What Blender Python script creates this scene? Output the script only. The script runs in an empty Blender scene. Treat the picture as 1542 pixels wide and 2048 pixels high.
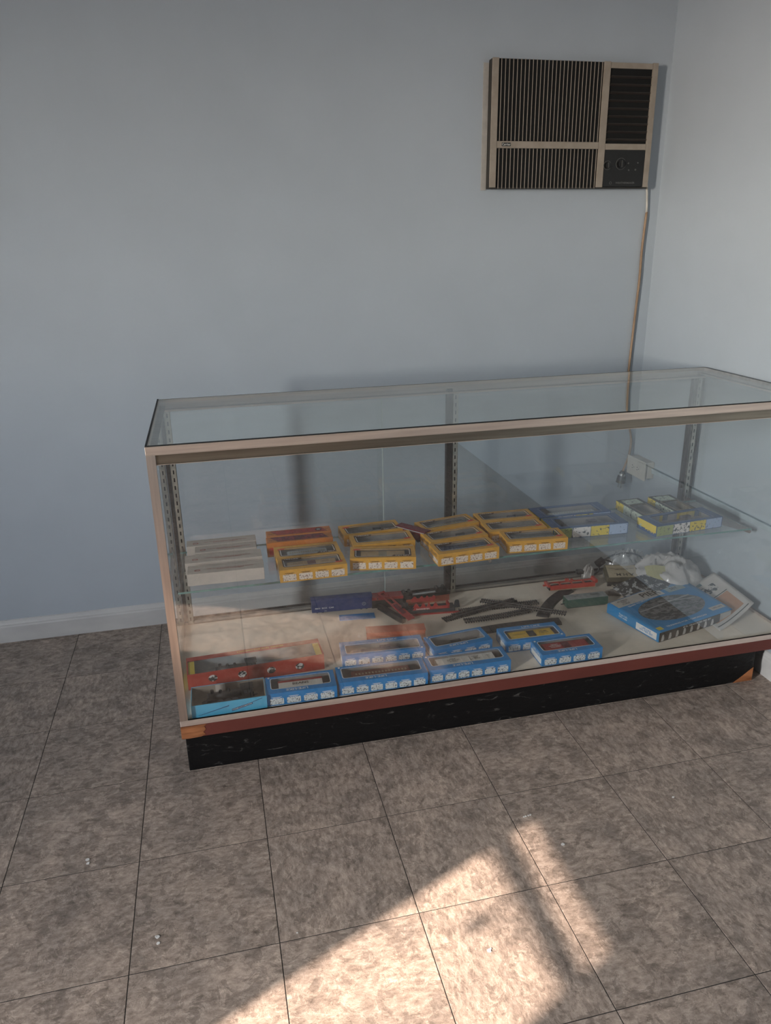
import bpy, bmesh, math, random
from mathutils import Vector, Matrix, noise
R = math.radians
sc = bpy.context.scene
col = sc.collection

# ------------------------------------------------------------------ camera
cam_d = bpy.data.cameras.new('camera')
cam = bpy.data.objects.new('camera', cam_d)
col.objects.link(cam)
cam_d.sensor_fit = 'HORIZONTAL'
cam_d.sensor_width = 36.0
cam_d.lens = 36.0 * 1499.53 / 1542.0
cam_d.clip_start = 0.02
rx = Vector((0.97298116, -0.23026063, -0.01696195))
dn = Vector((-0.0933711, -0.32522654, -0.94101516))
fw = Vector((0.21116227, 0.91717378, -0.33793899))
m = Matrix((rx, -dn, -fw)).transposed().to_4x4()
m.translation = Vector((0.57720, -2.42567, 1.38569))
cam.matrix_world = m
sc.camera = cam

# ------------------------------------------------------------------ world, sun, exposure
w = bpy.data.worlds.new('daylight')
sc.world = w
w.use_nodes = True
bg = w.node_tree.nodes['Background']
SUN_ROT = math.atan2(-1.0, -0.44)
sky = w.node_tree.nodes.new('ShaderNodeTexSky')
sky.sky_type = 'NISHITA'
sky.sun_disc = False
sky.sun_elevation = R(27.7)
sky.sun_rotation = SUN_ROT
sky.air_density = 1.0
sky.dust_density = 0.7
hz_ = w.node_tree.nodes.new('ShaderNodeHueSaturation')      # hazy, milky morning sky
hz_.inputs['Saturation'].default_value = 0.40
w.node_tree.links.new(sky.outputs[0], hz_.inputs['Color'])
veil = w.node_tree.nodes.new('ShaderNodeMix')
veil.data_type = 'RGBA'; veil.blend_type = 'ADD'; veil.inputs[0].default_value = 1.0
veil.inputs[7].default_value = (2.05, 2.25, 2.45, 1)
w.node_tree.links.new(hz_.outputs[0], veil.inputs[6])
w.node_tree.links.new(veil.outputs[2], bg.inputs[0])
bg.inputs[1].default_value = 3.6

SUN_EL = R(27.7)
SUN_SLOPE = 0.44
ch = 1 / math.hypot(1, SUN_SLOPE)
sun_dir = Vector((ch * math.cos(SUN_EL), SUN_SLOPE * ch * math.cos(SUN_EL), -math.sin(SUN_EL)))
sl = bpy.data.lights.new('sun', 'SUN')
sl.energy = 7.5
sl.color = (1.0, 0.80, 0.66)
sl.angle = R(0.53)
so = bpy.data.objects.new('sun', sl)
so.rotation_euler = sun_dir.to_track_quat('-Z', 'Y').to_euler()
so.location = (-6, -6, 6)
col.objects.link(so)

XL, XR, YB, YF, ZC = -2.40, 2.297, 0.329, -5.2, 2.70
# openings that let the daylight in: (narrow window in the left wall)
WL = dict(y0=-3.045, y1=-2.640, z0=1.0, z1=2.13)

def portal(name, loc, rot, sx, sy):
    l = bpy.data.lights.new(name, 'AREA')
    l.shape = 'RECTANGLE'
    l.size, l.size_y = sx, sy
    l.cycles.is_portal = True
    o = bpy.data.objects.new(name, l)
    o.location = loc
    o.rotation_euler = rot
    col.objects.link(o)
portal('window_daylight', (XL - 0.07, (WL['y0'] + WL['y1']) / 2, (WL['z0'] + WL['z1']) / 2), (0, R(-90), 0), WL['z1'] - WL['z0'], WL['y1'] - WL['y0'])

vs = sc.view_settings
vs.view_transform = 'Standard'
vs.look = 'None'
vs.gamma = 1.0
vs.use_curve_mapping = False
vs.exposure = 1.4
sc.cycles.use_adaptive_sampling = True
sc.cycles.adaptive_threshold = 0.035
sc.cycles.max_bounces = 8
sc.cycles.diffuse_bounces = 4
sc.cycles.glossy_bounces = 4
sc.cycles.transmission_bounces = 6
sc.cycles.transparent_max_bounces = 24
sc.cycles.use_denoising = True

# ------------------------------------------------------------------ materials
MATS = {}
def _nodes(name):
    mt = bpy.data.materials.new(name)
    mt.use_nodes = True
    nt = mt.node_tree
    return mt, nt, nt.nodes['Principled BSDF']

def pm(name, c1, c2=None, scale=40, rough=0.5, metal=0.0, bump=0.0, stretch=(1, 1, 1), spec=0.5, detail=4, lo=0.35, hi=0.65, coat=0.0, brush=None):
    """painted / printed / moulded surface: two-tone noise colour, optional relief"""
    if name in MATS:
        return MATS[name]
    mt, nt, b = _nodes(name)
    N, L = nt.nodes, nt.links
    if c2 is None:
        c2 = tuple(min(1, v * 0.86) for v in c1)
    tc = N.new('ShaderNodeTexCoord')
    mp = N.new('ShaderNodeMapping')
    mp.inputs['Scale'].default_value = stretch
    L.new(tc.outputs['Object'], mp.inputs['Vector'])
    nz = N.new('ShaderNodeTexNoise')
    nz.inputs['Scale'].default_value = scale
    nz.inputs['Detail'].default_value = detail
    L.new(mp.outputs[0], nz.inputs['Vector'])
    cr = N.new('ShaderNodeValToRGB')
    cr.color_ramp.elements[0].position = lo
    cr.color_ramp.elements[1].position = hi
    cr.color_ramp.elements[0].color = (*c2, 1)
    cr.color_ramp.elements[1].color = (*c1, 1)
    L.new(nz.outputs['Fac'], cr.inputs[0])
    L.new(cr.outputs[0], b.inputs['Base Color'])
    b.inputs['Roughness'].default_value = rough
    b.inputs['Metallic'].default_value = metal
    b.inputs['Specular IOR Level'].default_value = spec
    b.inputs['Coat Weight'].default_value = coat
    if brush:                      # brushed grain: scatters across the grain direction
        b.inputs['Anisotropic'].default_value = 0.92
        tv = N.new('ShaderNodeCombineXYZ')
        for q_ in range(3):
            tv.inputs[q_].default_value = brush[q_]
        L.new(tv.outputs[0], b.inputs['Tangent'])
    if bump:
        bp = N.new('ShaderNodeBump')
        bp.inputs['Strength'].default_value = bump
        bp.inputs['Distance'].default_value = 0.002
        L.new(nz.outputs['Fac'], bp.inputs['Height'])
        L.new(bp.outputs[0], b.inputs['Normal'])
    MATS[name] = mt
    return mt

def sketch(name, paper, ink, scale=150, thr=0.56, stretch=(1, 1, 1), rough=0.45):
    """printed little drawings: ink strokes on paper, different on each panel"""
    mt, nt, b = _nodes(name)
    N, L = nt.nodes, nt.links
    tc = N.new('ShaderNodeTexCoord')
    oi = N.new('ShaderNodeObjectInfo')
    mul = N.new('ShaderNodeMath'); mul.operation = 'MULTIPLY'; mul.inputs[1].default_value = 37.0
    L.new(oi.outputs['Random'], mul.inputs[0])
    add = N.new('ShaderNodeVectorMath'); add.operation = 'ADD'
    mp = N.new('ShaderNodeMapping'); mp.inputs['Scale'].default_value = stretch
    L.new(tc.outputs['Object'], mp.inputs['Vector'])
    L.new(mp.outputs[0], add.inputs[0])
    L.new(mul.outputs[0], add.inputs[1])
    nz = N.new('ShaderNodeTexNoise')
    nz.inputs['Scale'].default_value = scale
    nz.inputs['Detail'].default_value = 3
    nz.inputs['Roughness'].default_value = 0.65
    L.new(add.outputs[0], nz.inputs['Vector'])
    cr = N.new('ShaderNodeValToRGB')
    e = cr.color_ramp.elements
    e[0].position = thr - 0.02; e[0].color = (*paper, 1)
    e[1].position = thr + 0.015; e[1].color = (*ink, 1)
    L.new(nz.outputs['Fac'], cr.inputs[0])
    L.new(cr.outputs[0], b.inputs['Base Color'])
    b.inputs['Roughness'].default_value = rough
    return mt

def thin_glass(name, tint=(0.965, 0.985, 0.975), ior=1.55, rough=0.0, dirt=0.0):
    """pane whose two faces each reflect by Fresnel and let the rest straight through"""
    mt = bpy.data.materials.new(name)
    mt.use_nodes = True
    nt = mt.node_tree
    N, L = nt.nodes, nt.links
    N.clear()
    out = N.new('ShaderNodeOutputMaterial')
    tr = N.new('ShaderNodeBsdfTransparent'); tr.inputs[0].default_value = (*tint, 1)
    gl = N.new('ShaderNodeBsdfGlossy'); gl.inputs['Roughness'].default_value = rough
    gl.inputs['Color'].default_value = (1, 1, 1, 1)
    geo = N.new('ShaderNodeNewGeometry')
    mr = N.new('ShaderNodeMapRange')
    mr.inputs['To Min'].default_value = ior
    mr.inputs['To Max'].default_value = 1 / ior
    L.new(geo.outputs['Backfacing'], mr.inputs['Value'])
    fr = N.new('ShaderNodeFresnel')
    L.new(mr.outputs[0], fr.inputs['IOR'])
    mx = N.new('ShaderNodeMixShader')
    L.new(fr.outputs[0], mx.inputs[0])
    L.new(tr.outputs[0], mx.inputs[1])
    L.new(gl.outputs[0], mx.inputs[2])
    last = mx
    if dirt:
        df = N.new('ShaderNodeBsdfDiffuse'); df.inputs[0].default_value = (0.8, 0.85, 0.84, 1)
        tc = N.new('ShaderNodeTexCoord')
        mp = N.new('ShaderNodeMapping'); mp.inputs['Scale'].default_value = (1, 3, 1)
        L.new(tc.outputs['Object'], mp.inputs['Vector'])
        nz = N.new('ShaderNodeTexNoise'); nz.inputs['Scale'].default_value = 7; nz.inputs['Detail'].default_value = 6
        L.new(mp.outputs[0], nz.inputs['Vector'])
        m2 = N.new('ShaderNodeMapRange')
        m2.inputs['From Min'].default_value = 0.4; m2.inputs['From Max'].default_value = 0.8
        m2.inputs['To Min'].default_value = dirt * 0.5; m2.inputs['To Max'].default_value = dirt * 2
        L.new(nz.outputs['Fac'], m2.inputs['Value'])
        mx2 = N.new('ShaderNodeMixShader')
        L.new(m2.outputs[0], mx2.inputs[0]); L.new(mx.outputs[0], mx2.inputs[1]); L.new(df.outputs[0], mx2.inputs[2])
        last = mx2
    L.new(last.outputs[0], out.inputs[0])
    return mt

M = {}
M['wall'] = pm('wall_paint', (0.445, 0.490, 0.535), (0.420, 0.462, 0.505), scale=5, rough=0.62, bump=0.04, lo=0.2, hi=0.8)
M['ceil'] = pm('ceiling_paint', (0.70, 0.70, 0.68), scale=5, rough=0.8)
M['trim'] = pm('trim_paint', (0.60, 0.59, 0.57), (0.52, 0.51, 0.50), scale=18, rough=0.4, stretch=(0.3, 1, 1))
M['grout'] = pm('tile_joint', (0.03, 0.027, 0.024), rough=0.9)
M['frame'] = pm('brushed_frame_metal', (0.94, 0.79, 0.68), (0.76, 0.62, 0.53), scale=60, rough=0.58, metal=0.75, stretch=(0.06, 1, 1.5), detail=6, brush=(0, 0, 1))
M['channel'] = pm('shaded_olive_channel_metal', (0.46, 0.40, 0.32), (0.36, 0.31, 0.25), scale=60, rough=0.55, metal=0.95, stretch=(0.06, 1, 1.5), brush=(0, 0, 1))  # olive metal, darkened below the frame tone: recess shade put into the colour
M['framev'] = pm('brushed_post_metal', (0.84, 0.70, 0.60), (0.60, 0.49, 0.42), scale=60, rough=0.46, metal=0.9, stretch=(1, 1, 0.06), detail=6, brush=(1, 0, 0))
M['std'] = pm('zinc_standard', (0.58, 0.57, 0.50), (0.42, 0.42, 0.38), scale=70, rough=0.35, metal=0.85)
M['dkmetal'] = pm('dark_bronze_metal', (0.050, 0.042, 0.038), rough=0.45, metal=0.4)
M['alu'] = pm('door_track_aluminium', (0.36, 0.35, 0.33), rough=0.45, metal=0.8, stretch=(0.05, 1, 1))
M['black'] = pm('black_plastic', (0.013, 0.013, 0.014), (0.008, 0.008, 0.009), rough=0.4)
M['gasket'] = pm('black_gasket', (0.006, 0.006, 0.007), rough=0.6)
M['deck'] = pm('deck_laminate', (0.82, 0.73, 0.61), (0.66, 0.565, 0.45), scale=6, rough=0.55, detail=8, lo=0.28, hi=0.62, stretch=(0.5, 1, 1))
M['glass'] = thin_glass('case_glass', (0.982, 0.992, 0.990), 1.44)
M['glassf'] = thin_glass('front_glass', (0.99, 0.995, 0.992), 1.86)
M['glasst'] = thin_glass('top_glass', (0.955, 0.98, 0.97), 1.55, dirt=0.03)
M['glassedge'] = pm('glass_edge_green', (0.16, 0.30, 0.27), (0.11, 0.22, 0.20), rough=0.15)
M['film'] = thin_glass('box_window_film', (0.96, 0.96, 0.96), 1.30, rough=0.06)

def tile_mat():
    mt, nt, b = _nodes('slate_vinyl_tile')
    N, L = nt.nodes, nt.links
    tc = N.new('ShaderNodeTexCoord')
    oi = N.new('ShaderNodeObjectInfo')
    # quarter-turn and shift the slate pattern from tile to tile
    q = N.new('ShaderNodeMath'); q.operation = 'MULTIPLY'; q.inputs[1].default_value = 3.999
    L.new(oi.outputs['Random'], q.inputs[0])
    fl = N.new('ShaderNodeMath'); fl.operation = 'FLOOR'; L.new(q.outputs[0], fl.inputs[0])
    an = N.new('ShaderNodeMath'); an.operation = 'MULTIPLY'; an.inputs[1].default_value = math.pi / 2
    L.new(fl.outputs[0], an.inputs[0])
    vr = N.new('ShaderNodeVectorRotate'); vr.rotation_type = 'Z_AXIS'
    L.new(tc.outputs['Object'], vr.inputs['Vector']); L.new(an.outputs[0], vr.inputs['Angle'])
    sh = N.new('ShaderNodeMath'); sh.operation = 'MULTIPLY'; sh.inputs[1].default_value = 61.0
    L.new(oi.outputs['Random'], sh.inputs[0])
    ad = N.new('ShaderNodeVectorMath'); ad.operation = 'ADD'
    L.new(vr.outputs[0], ad.inputs[0]); L.new(sh.outputs[0], ad.inputs[1])
    # broad clouds
    n1 = N.new('ShaderNodeTexNoise'); n1.inputs['Scale'].default_value = 9; n1.inputs['Detail'].default_value = 5
    L.new(ad.outputs[0], n1.inputs['Vector'])
    # slaty streaks
    mp = N.new('ShaderNodeMapping'); mp.inputs['Scale'].default_value = (1.0, 0.5, 1)
    mp.inputs['Rotation'].default_value = (0, 0, R(14))
    L.new(ad.outputs[0], mp.inputs['Vector'])
    n2 = N.new('ShaderNodeTexNoise'); n2.inputs['Scale'].default_value = 85; n2.inputs['Detail'].default_value = 8
    n2.inputs['Roughness'].default_value = 0.72; n2.inputs['Distortion'].default_value = 0.25
    L.new(mp.outputs[0], n2.inputs['Vector'])
    n3 = N.new('ShaderNodeTexNoise'); n3.inputs['Scale'].default_value = 20; n3.inputs['Detail'].default_value = 8
    n3.inputs['Roughness'].default_value = 0.72; n3.inputs['Distortion'].default_value = 0.6
    L.new(ad.outputs[0], n3.inputs['Vector'])
    r1 = N.new('ShaderNodeValToRGB')
    e = r1.color_ramp.elements
    e[0].position = 0.30; e[0].color = (0.165, 0.135, 0.116, 1)
    e[1].position = 0.70; e[1].color = (0.52, 0.445, 0.395, 1)
    k = r1.color_ramp.elements.new(0.5); k.color = (0.345, 0.288, 0.250, 1)
    L.new(n2.outputs['Fac'], r1.inputs[0])
    r2 = N.new('ShaderNodeValToRGB')
    e = r2.color_ramp.elements
    e[0].position = 0.32; e[0].color = (0.80, 0.79, 0.78, 1)
    e[1].position = 0.68; e[1].color = (1.12, 1.08, 1.04, 1)
    L.new(n1.outputs['Fac'], r2.inputs[0])
    mx = N.new('ShaderNodeMix'); mx.data_type = 'RGBA'; mx.blend_type = 'MULTIPLY'; mx.inputs[0].default_value = 1.0
    L.new(r1.outputs[0], mx.inputs[6]); L.new(r2.outputs[0], mx.inputs[7])
    r3 = N.new('ShaderNodeValToRGB')
    e = r3.color_ramp.elements
    e[0].position = 0.40; e[0].color = (0.78, 0.78, 0.78, 1)
    e[1].position = 0.62; e[1].color = (1.12, 1.11, 1.10, 1)
    for p_, v_ in ((0.487, 0.90), (0.500, 1.42), (0.513, 0.96), (0.455, 0.60), (0.445, 0.84), (0.465, 0.86)):
        k = r3.color_ramp.elements.new(p_); k.color = (v_, v_ * 0.99, v_ * 0.98, 1)
    L.new(n3.outputs['Fac'], r3.inputs[0])
    mx2 = N.new('ShaderNodeMix'); mx2.data_type = 'RGBA'; mx2.blend_type = 'MULTIPLY'; mx2.inputs[0].default_value = 1.0
    L.new(mx.outputs[2], mx2.inputs[6]); L.new(r3.outputs[0], mx2.inputs[7])
    L.new(mx2.outputs[2], b.inputs['Base Color'])
    b.inputs['Roughness'].default_value = 0.52
    b.inputs['Specular IOR Level'].default_value = 0.35
    bp = N.new('ShaderNodeBump'); bp.inputs['Strength'].default_value = 0.45; bp.inputs['Distance'].default_value = 0.003
    hs = N.new('ShaderNodeMath'); hs.operation = 'ADD'
    L.new(n2.outputs['Fac'], hs.inputs[0]); L.new(n3.outputs['Fac'], hs.inputs[1])
    L.new(hs.outputs[0], bp.inputs['Height']); L.new(bp.outputs[0], b.inputs['Normal'])
    return mt
M['tile'] = tile_mat()

def kick_mat():
    mt, nt, b = _nodes('scuffed_black_gloss_base')
    N, L = nt.nodes, nt.links
    tc = N.new('ShaderNodeTexCoord')
    mp = N.new('ShaderNodeMapping'); mp.inputs['Scale'].default_value = (0.45, 1, 1.2)
    L.new(tc.outputs['Object'], mp.inputs['Vector'])
    wv = N.new('ShaderNodeTexWave'); wv.wave_type = 'RINGS'; wv.inputs['Scale'].default_value = 7
    wv.inputs['Distortion'].default_value = 14; wv.inputs['Detail'].default_value = 5; wv.inputs['Detail Scale'].default_value = 2.2
    L.new(mp.outputs[0], wv.inputs['Vector'])
    nz = N.new('ShaderNodeTexNoise'); nz.inputs['Scale'].default_value = 60; nz.inputs['Detail'].default_value = 6
    L.new(mp.outputs[0], nz.inputs['Vector'])
    c1 = N.new('ShaderNodeValToRGB')
    c1.color_ramp.elements[0].position = 0.975; c1.color_ramp.elements[0].color = (0, 0, 0, 1)
    c1.color_ramp.elements[1].position = 1.0; c1.color_ramp.elements[1].color = (1, 1, 1, 1)
    L.new(wv.outputs['Fac'], c1.inputs[0])
    c2 = N.new('ShaderNodeValToRGB')
    c2.color_ramp.elements[0].position = 0.5; c2.color_ramp.elements[1].position = 0.72
    L.new(nz.outputs['Fac'], c2.inputs[0])
    mu = N.new('ShaderNodeMath'); mu.operation = 'MULTIPLY'
    L.new(c1.outputs[0], mu.inputs[0]); L.new(c2.outputs[0], mu.inputs[1])
    mx = N.new('ShaderNodeMix'); mx.data_type = 'RGBA'
    mx.inputs[6].default_value = (0.0055, 0.0055, 0.006, 1); mx.inputs[7].default_value = (0.10, 0.095, 0.09, 1)
    L.new(mu.outputs[0], mx.inputs[0]); L.new(mx.outputs[2], b.inputs['Base Color'])
    b.inputs['Roughness'].default_value = 0.42
    b.inputs['Specular IOR Level'].default_value = 0.3
    bp = N.new('ShaderNodeBump'); bp.inputs['Strength'].default_value = 0.5; bp.inputs['Distance'].default_value = 0.004
    L.new(nz.outputs['Fac'], bp.inputs['Height']); L.new(bp.outputs[0], b.inputs['Normal'])
    return mt
M['kick'] = kick_mat()
M['brown'] = pm('brown_painted_board', (0.150, 0.042, 0.032), (0.125, 0.036, 0.028), scale=12, rough=0.5, stretch=(0.3, 1, 1), bump=0.05, spec=0.25)
M['bare'] = pm('bare_chipped_wood', (0.44, 0.17, 0.065), (0.17, 0.055, 0.016), scale=26, rough=0.7, stretch=(0.25, 1, 1.6), bump=0.5, detail=8, lo=0.38, hi=0.58)

# ------------------------------------------------------------------ mesh helpers
class MB:
    def __init__(s):
        s.v = []; s.f = []; s.sm = False
    def add(s, vs_, fs):
        o = len(s.v)
        s.v += [tuple(p) for p in vs_]
        s.f += [tuple(i + o for i in q) for q in fs]
        return s
    def box(s, x0, x1, y0, y1, z0, z1, T=None):
        if z0 == z1:            # a single sheet
            return s.add([(x0, y0, z0), (x1, y0, z0), (x1, y1, z0), (x0, y1, z0)], [(0, 1, 2, 3)])
        p = [(x0, y0, z0), (x1, y0, z0), (x1, y1, z0), (x0, y1, z0), (x0, y0, z1), (x1, y0, z1), (x1, y1, z1), (x0, y1, z1)]
        if T is not None:
            p = [T @ Vector(q) for q in p]
        return s.add(p, [(0, 3, 2, 1), (4, 5, 6, 7), (0, 1, 5, 4), (1, 2, 6, 5), (2, 3, 7, 6), (3, 0, 4, 7)])
    def prism(s, poly, z0, z1, T=None):
        n = len(poly)
        p = [(x, y, z0) for x, y in poly] + [(x, y, z1) for x, y in poly]
        if T is not None:
            p = [T @ Vector(q) for q in p]
        return s.add(p, [tuple(range(n - 1, -1, -1)), tuple(range(n, 2 * n))] + [(i, (i + 1) % n, n + (i + 1) % n, n + i) for i in range(n)])
    def cyl(s, a, b, r, n=12, r2=None):
        return s.tube([a, b], r, n, r2)
    def tube(s, pts, r, n=8, r2=None, flat=1.0):
        pts = [Vector(p) for p in pts]
        rings = []
        up = None
        for i, p in enumerate(pts):
            d = (pts[min(i + 1, len(pts) - 1)] - pts[max(i - 1, 0)]).normalized()
            if up is None:
                up = Vector((0, 0, 1)) if abs(d.z) < 0.9 else Vector((1, 0, 0))
            a = d.cross(up).normalized(); b = a.cross(d).normalized(); up = b
            rr = r if r2 is None else r + (r2 - r) * i / (len(pts) - 1)
            rings.append([p + a * rr * math.cos(2 * math.pi * k / n) + b * rr * flat * math.sin(2 * math.pi * k / n) for k in range(n)])
        vs_ = [q for g in rings for q in g]
        fs = [(i * n + k, i * n + (k + 1) % n, (i + 1) * n + (k + 1) % n, (i + 1) * n + k) for i in range(len(pts) - 1) for k in range(n)]
        fs += [tuple(range(n - 1, -1, -1)), tuple((len(pts) - 1) * n + k for k in range(n))]
        return s.add(vs_, fs)
    def grid(s, fn, nu, nv):
        vs_ = [fn(i / nu, j / nv) for j in range(nv + 1) for i in range(nu + 1)]
        return s.add(vs_, [(j * (nu + 1) + i, j * (nu + 1) + i + 1, (j + 1) * (nu + 1) + i + 1, (j + 1) * (nu + 1) + i) for j in range(nv) for i in range(nu)])
    def build(s, name, mat, parent=None, M4=None, bevel=0, smooth=False, solid=0):
        me = bpy.data.meshes.new(name)
        me.from_pydata(s.v, [], s.f)
        bm = bmesh.new(); bm.from_mesh(me)
        bmesh.ops.recalc_face_normals(bm, faces=bm.faces)
        bm.to_mesh(me); bm.free()
        me.materials.append(M[mat] if isinstance(mat, str) else mat)
        if smooth:
            for pl in me.polygons:
                pl.use_smooth = True
        o = bpy.data.objects.new(name, me)
        col.objects.link(o)
        if parent is not None:
            o.parent = parent
        if M4 is not None:
            o.matrix_local = M4
        if bevel:
            md = o.modifiers.new('edge', 'BEVEL'); md.width = bevel; md.segments = 2; md.limit_method = 'ANGLE'
        if solid:
            md = o.modifiers.new('thickness', 'SOLIDIFY'); md.thickness = solid; md.offset = 0
        return o

def thing(name, label, cat, loc=(0, 0, 0), rz=0.0, group=None):
    o = bpy.data.objects.new(name, None)
    o.empty_display_size = 0.02
    col.objects.link(o)
    o.location = loc
    o.rotation_euler = (0, 0, rz)
    return tag(o, label, cat, group)
def tag(o, label, cat, group=None):
    o['label'] = label; o['category'] = cat
    if group:
        o['group'] = group
    return o
def struct(o, label=None):
    o['kind'] = 'structure'
    if label:
        o['label'] = label
    return o

TXT = {}
def text(s, size, mat, parent, M4, name='lettering', wide=1.0, ext=0.0):
    key = (s, size, mat if isinstance(mat, str) else mat.name, wide)
    if key not in TXT:
        cu = bpy.data.curves.new('lettering', 'FONT')
        cu.body = s; cu.size = size; cu.align_x = 'CENTER'; cu.align_y = 'CENTER'
        cu.resolution_u = 2
        cu.space_line = 0.9
        cu.offset = size * 0.012
        t = bpy.data.objects.new('tmp', cu)
        col.objects.link(t)
        bpy.context.view_layer.update()
        me = bpy.data.meshes.new_from_object(t.evaluated_get(bpy.context.evaluated_depsgraph_get()))
        bpy.data.objects.remove(t); bpy.data.curves.remove(cu)
        if wide != 1.0:
            for v in me.vertices:
                v.co.x *= wide
        me.materials.clear(); me.materials.append(M[mat] if isinstance(mat, str) else mat)
        TXT[key] = me
    o = bpy.data.objects.new(name, TXT[key])
    col.objects.link(o)
    o.parent = parent
    o.matrix_local = M4
    return o

def basis(loc, X, Y):
    X = Vector(X).normalized(); Y = Vector(Y).normalized(); Z = X.cross(Y)
    m_ = Matrix((X, Y, Z)).transposed().to_4x4(); m_.translation = Vector(loc)
    return m_
def on_top(x, y, z, deg=0):
    return Matrix.Translation((x, y, z)) @ Matrix.Rotation(R(deg), 4, 'Z')
def on_front(x, y, z):
    return basis((x, y, z), (1, 0, 0), (0, 0, 1))
def on_left(x, y, z):
    return basis((x, y, z), (0, -1, 0), (0, 0, 1))

def rrect(x0, x1, y0, y1, r, k=4):
    out = []
    for (cx, cy, a0) in ((x0 + r, y0 + r, 180), (x1 - r, y0 + r, 270), (x1 - r, y1 - r, 0), (x0 + r, y1 - r, 90)):
        for i in range(k):
            a = R(a0 + 90 * i / (k - 1)) if k > 1 else 0
            out.append((cx + r * math.cos(a), cy + r * math.sin(a)))
    return out

# ------------------------------------------------------------------ room shell
TILE = 0.3048
fl = MB().box(XL, XR, YF, YB, -0.05, -0.0007).build('floor', 'grout')
struct(fl, 'grey brown slate look vinyl tile floor')
tile_cache = {}
random.seed(4)
i0, i1 = math.floor(XL / TILE), math.ceil(XR / TILE)
j0, j1 = math.floor(YF / TILE), math.ceil(YB / TILE)
for i in range(i0, i1):
    for j in range(j0, j1):
        x0, x1 = max(i * TILE, XL), min((i + 1) * TILE, XR)
        y0, y1 = max(j * TILE, YF), min((j + 1) * TILE, YB)
        if x1 - x0 < 0.01 or y1 - y0 < 0.01:
            continue
        key = (round(x1 - x0, 4), round(y1 - y0, 4))
        if key not in tile_cache:
            hx, hy, g, c = key[0] / 2, key[1] / 2, 0.0010, 0.0005
            mb = MB()
            a, b_ = hx - g, hy - g
            mb.v = [(-a, -b_, -0.003), (a, -b_, -0.003), (a, b_, -0.003), (-a, b_, -0.003),
                    (-a, -b_, -0.0003), (a, -b_, -0.0003), (a, b_, -0.0003), (-a, b_, -0.0003),
                    (-a + c, -b_ + c, 0), (a - c, -b_ + c, 0), (a - c, b_ - c, 0), (-a + c, b_ - c, 0)]
            mb.f = [(0, 1, 5, 4), (1, 2, 6, 5), (2, 3, 7, 6), (3, 0, 4, 7), (4, 5, 9, 8), (5, 6, 10, 9), (6, 7, 11, 10), (7, 4, 8, 11), (8, 9, 10, 11)]
            o = mb.build('floor_tile', 'tile', fl)
            tile_cache[key] = o.data
        else:
            o = bpy.data.objects.new('floor_tile', tile_cache[key])
            col.objects.link(o); o.parent = fl
        o.location = ((x0 + x1) / 2, (y0 + y1) / 2, 0)

# litter specks on the floor (paint chips)
M['chip'] = pm('white_paint_chip', (0.75, 0.74, 0.72), rough=0.6)
def chip(label, x, y, parts):
    mb = MB()
    for (dx, dy, rr) in parts:
        n = 7
        mb.prism([(dx + rr * (0.6 + 0.4 * random.random()) * math.cos(2 * math.pi * k / n), dy + rr * (0.6 + 0.4 * random.random()) * math.sin(2 * math.pi * k / n)) for k in range(n)], 0.0002, 0.0016)
    o = mb.build('paint_chip', 'chip'); o.location = (x, y, 0)
    tag(o, label, 'debris', 'white specks on the floor')
chip('white paint flake pair on the dark floor tile at far left', 0.183, -0.884, [(0, 0.006, 0.006), (0.002, -0.006, 0.005)])
chip('white paint flakes on the tile below the left corner of the case', 0.358, -1.150, [(0, 0.008, 0.005), (0.001, -0.008, 0.005), (-0.004, 0.010, 0.003)])
chip('white speck lying inside the sunlit floor patch', 1.03, -1.345, [(0, 0, 0.005), (0.004, 0.003, 0.003)])
chip('thin white sliver just beyond the tip of the sunlit patch', 1.262, -1.004, [(-0.010, -0.001, 0.003), (-0.004, 0, 0.003), (0.003, 0.001, 0.003), (0.009, 0.002, 0.003)])
chip('small white speck right of the narrow sunlit strip', 1.307, -1.115, [(0, 0, 0.005)])
chip('tiny white dot on the tile seam left of the sunlit patch', 0.648, -1.205, [(0, 0, 0.0025)])
chip('small white speck on the floor near the right baseboard', 1.66, -1.035, [(0, 0, 0.004)])

T_ = 0.12
wb_ = MB().box(XL - T_, XR + T_, YB, YB + T_, -0.05, ZC + 0.1).build('wall_back', 'wall'); struct(wb_, 'pale blue painted wall behind the display case')
wr_ = MB().box(XR, XR + T_, YF - T_, YB, -0.05, ZC + 0.1).build('wall_right', 'wall'); struct(wr_, 'pale blue painted wall on the right')
tw = 0.06
lw = MB()
lw.box(XL - tw, XL, WL['y1'], YB, -0.05, ZC + 0.1)
lw.box(XL - tw, XL, YF - T_, WL['y0'], -0.05, ZC + 0.1)
lw.box(XL - tw, XL, WL['y0'], WL['y1'], -0.05, WL['z0'])
lw.box(XL - tw, XL, WL['y0'], WL['y1'], WL['z1'], ZC + 0.1)
struct(lw.build('wall_left', 'wall'))
struct(MB().box(XL - tw, XR, YF - T_, YF, -0.05, ZC + 0.1).build('wall_front', 'wall'))
struct(MB().box(XL - T_, XR + T_, YF - T_, YB + T_, ZC, ZC + 0.1).build('ceiling', 'ceil'))

struct(MB().box(XL - 12, XL - tw - 0.01, -14, 8, -0.20, -0.12).build('ground', pm('pale_pavement', (0.32, 0.31, 0.29), scale=3, rough=0.9)))
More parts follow.
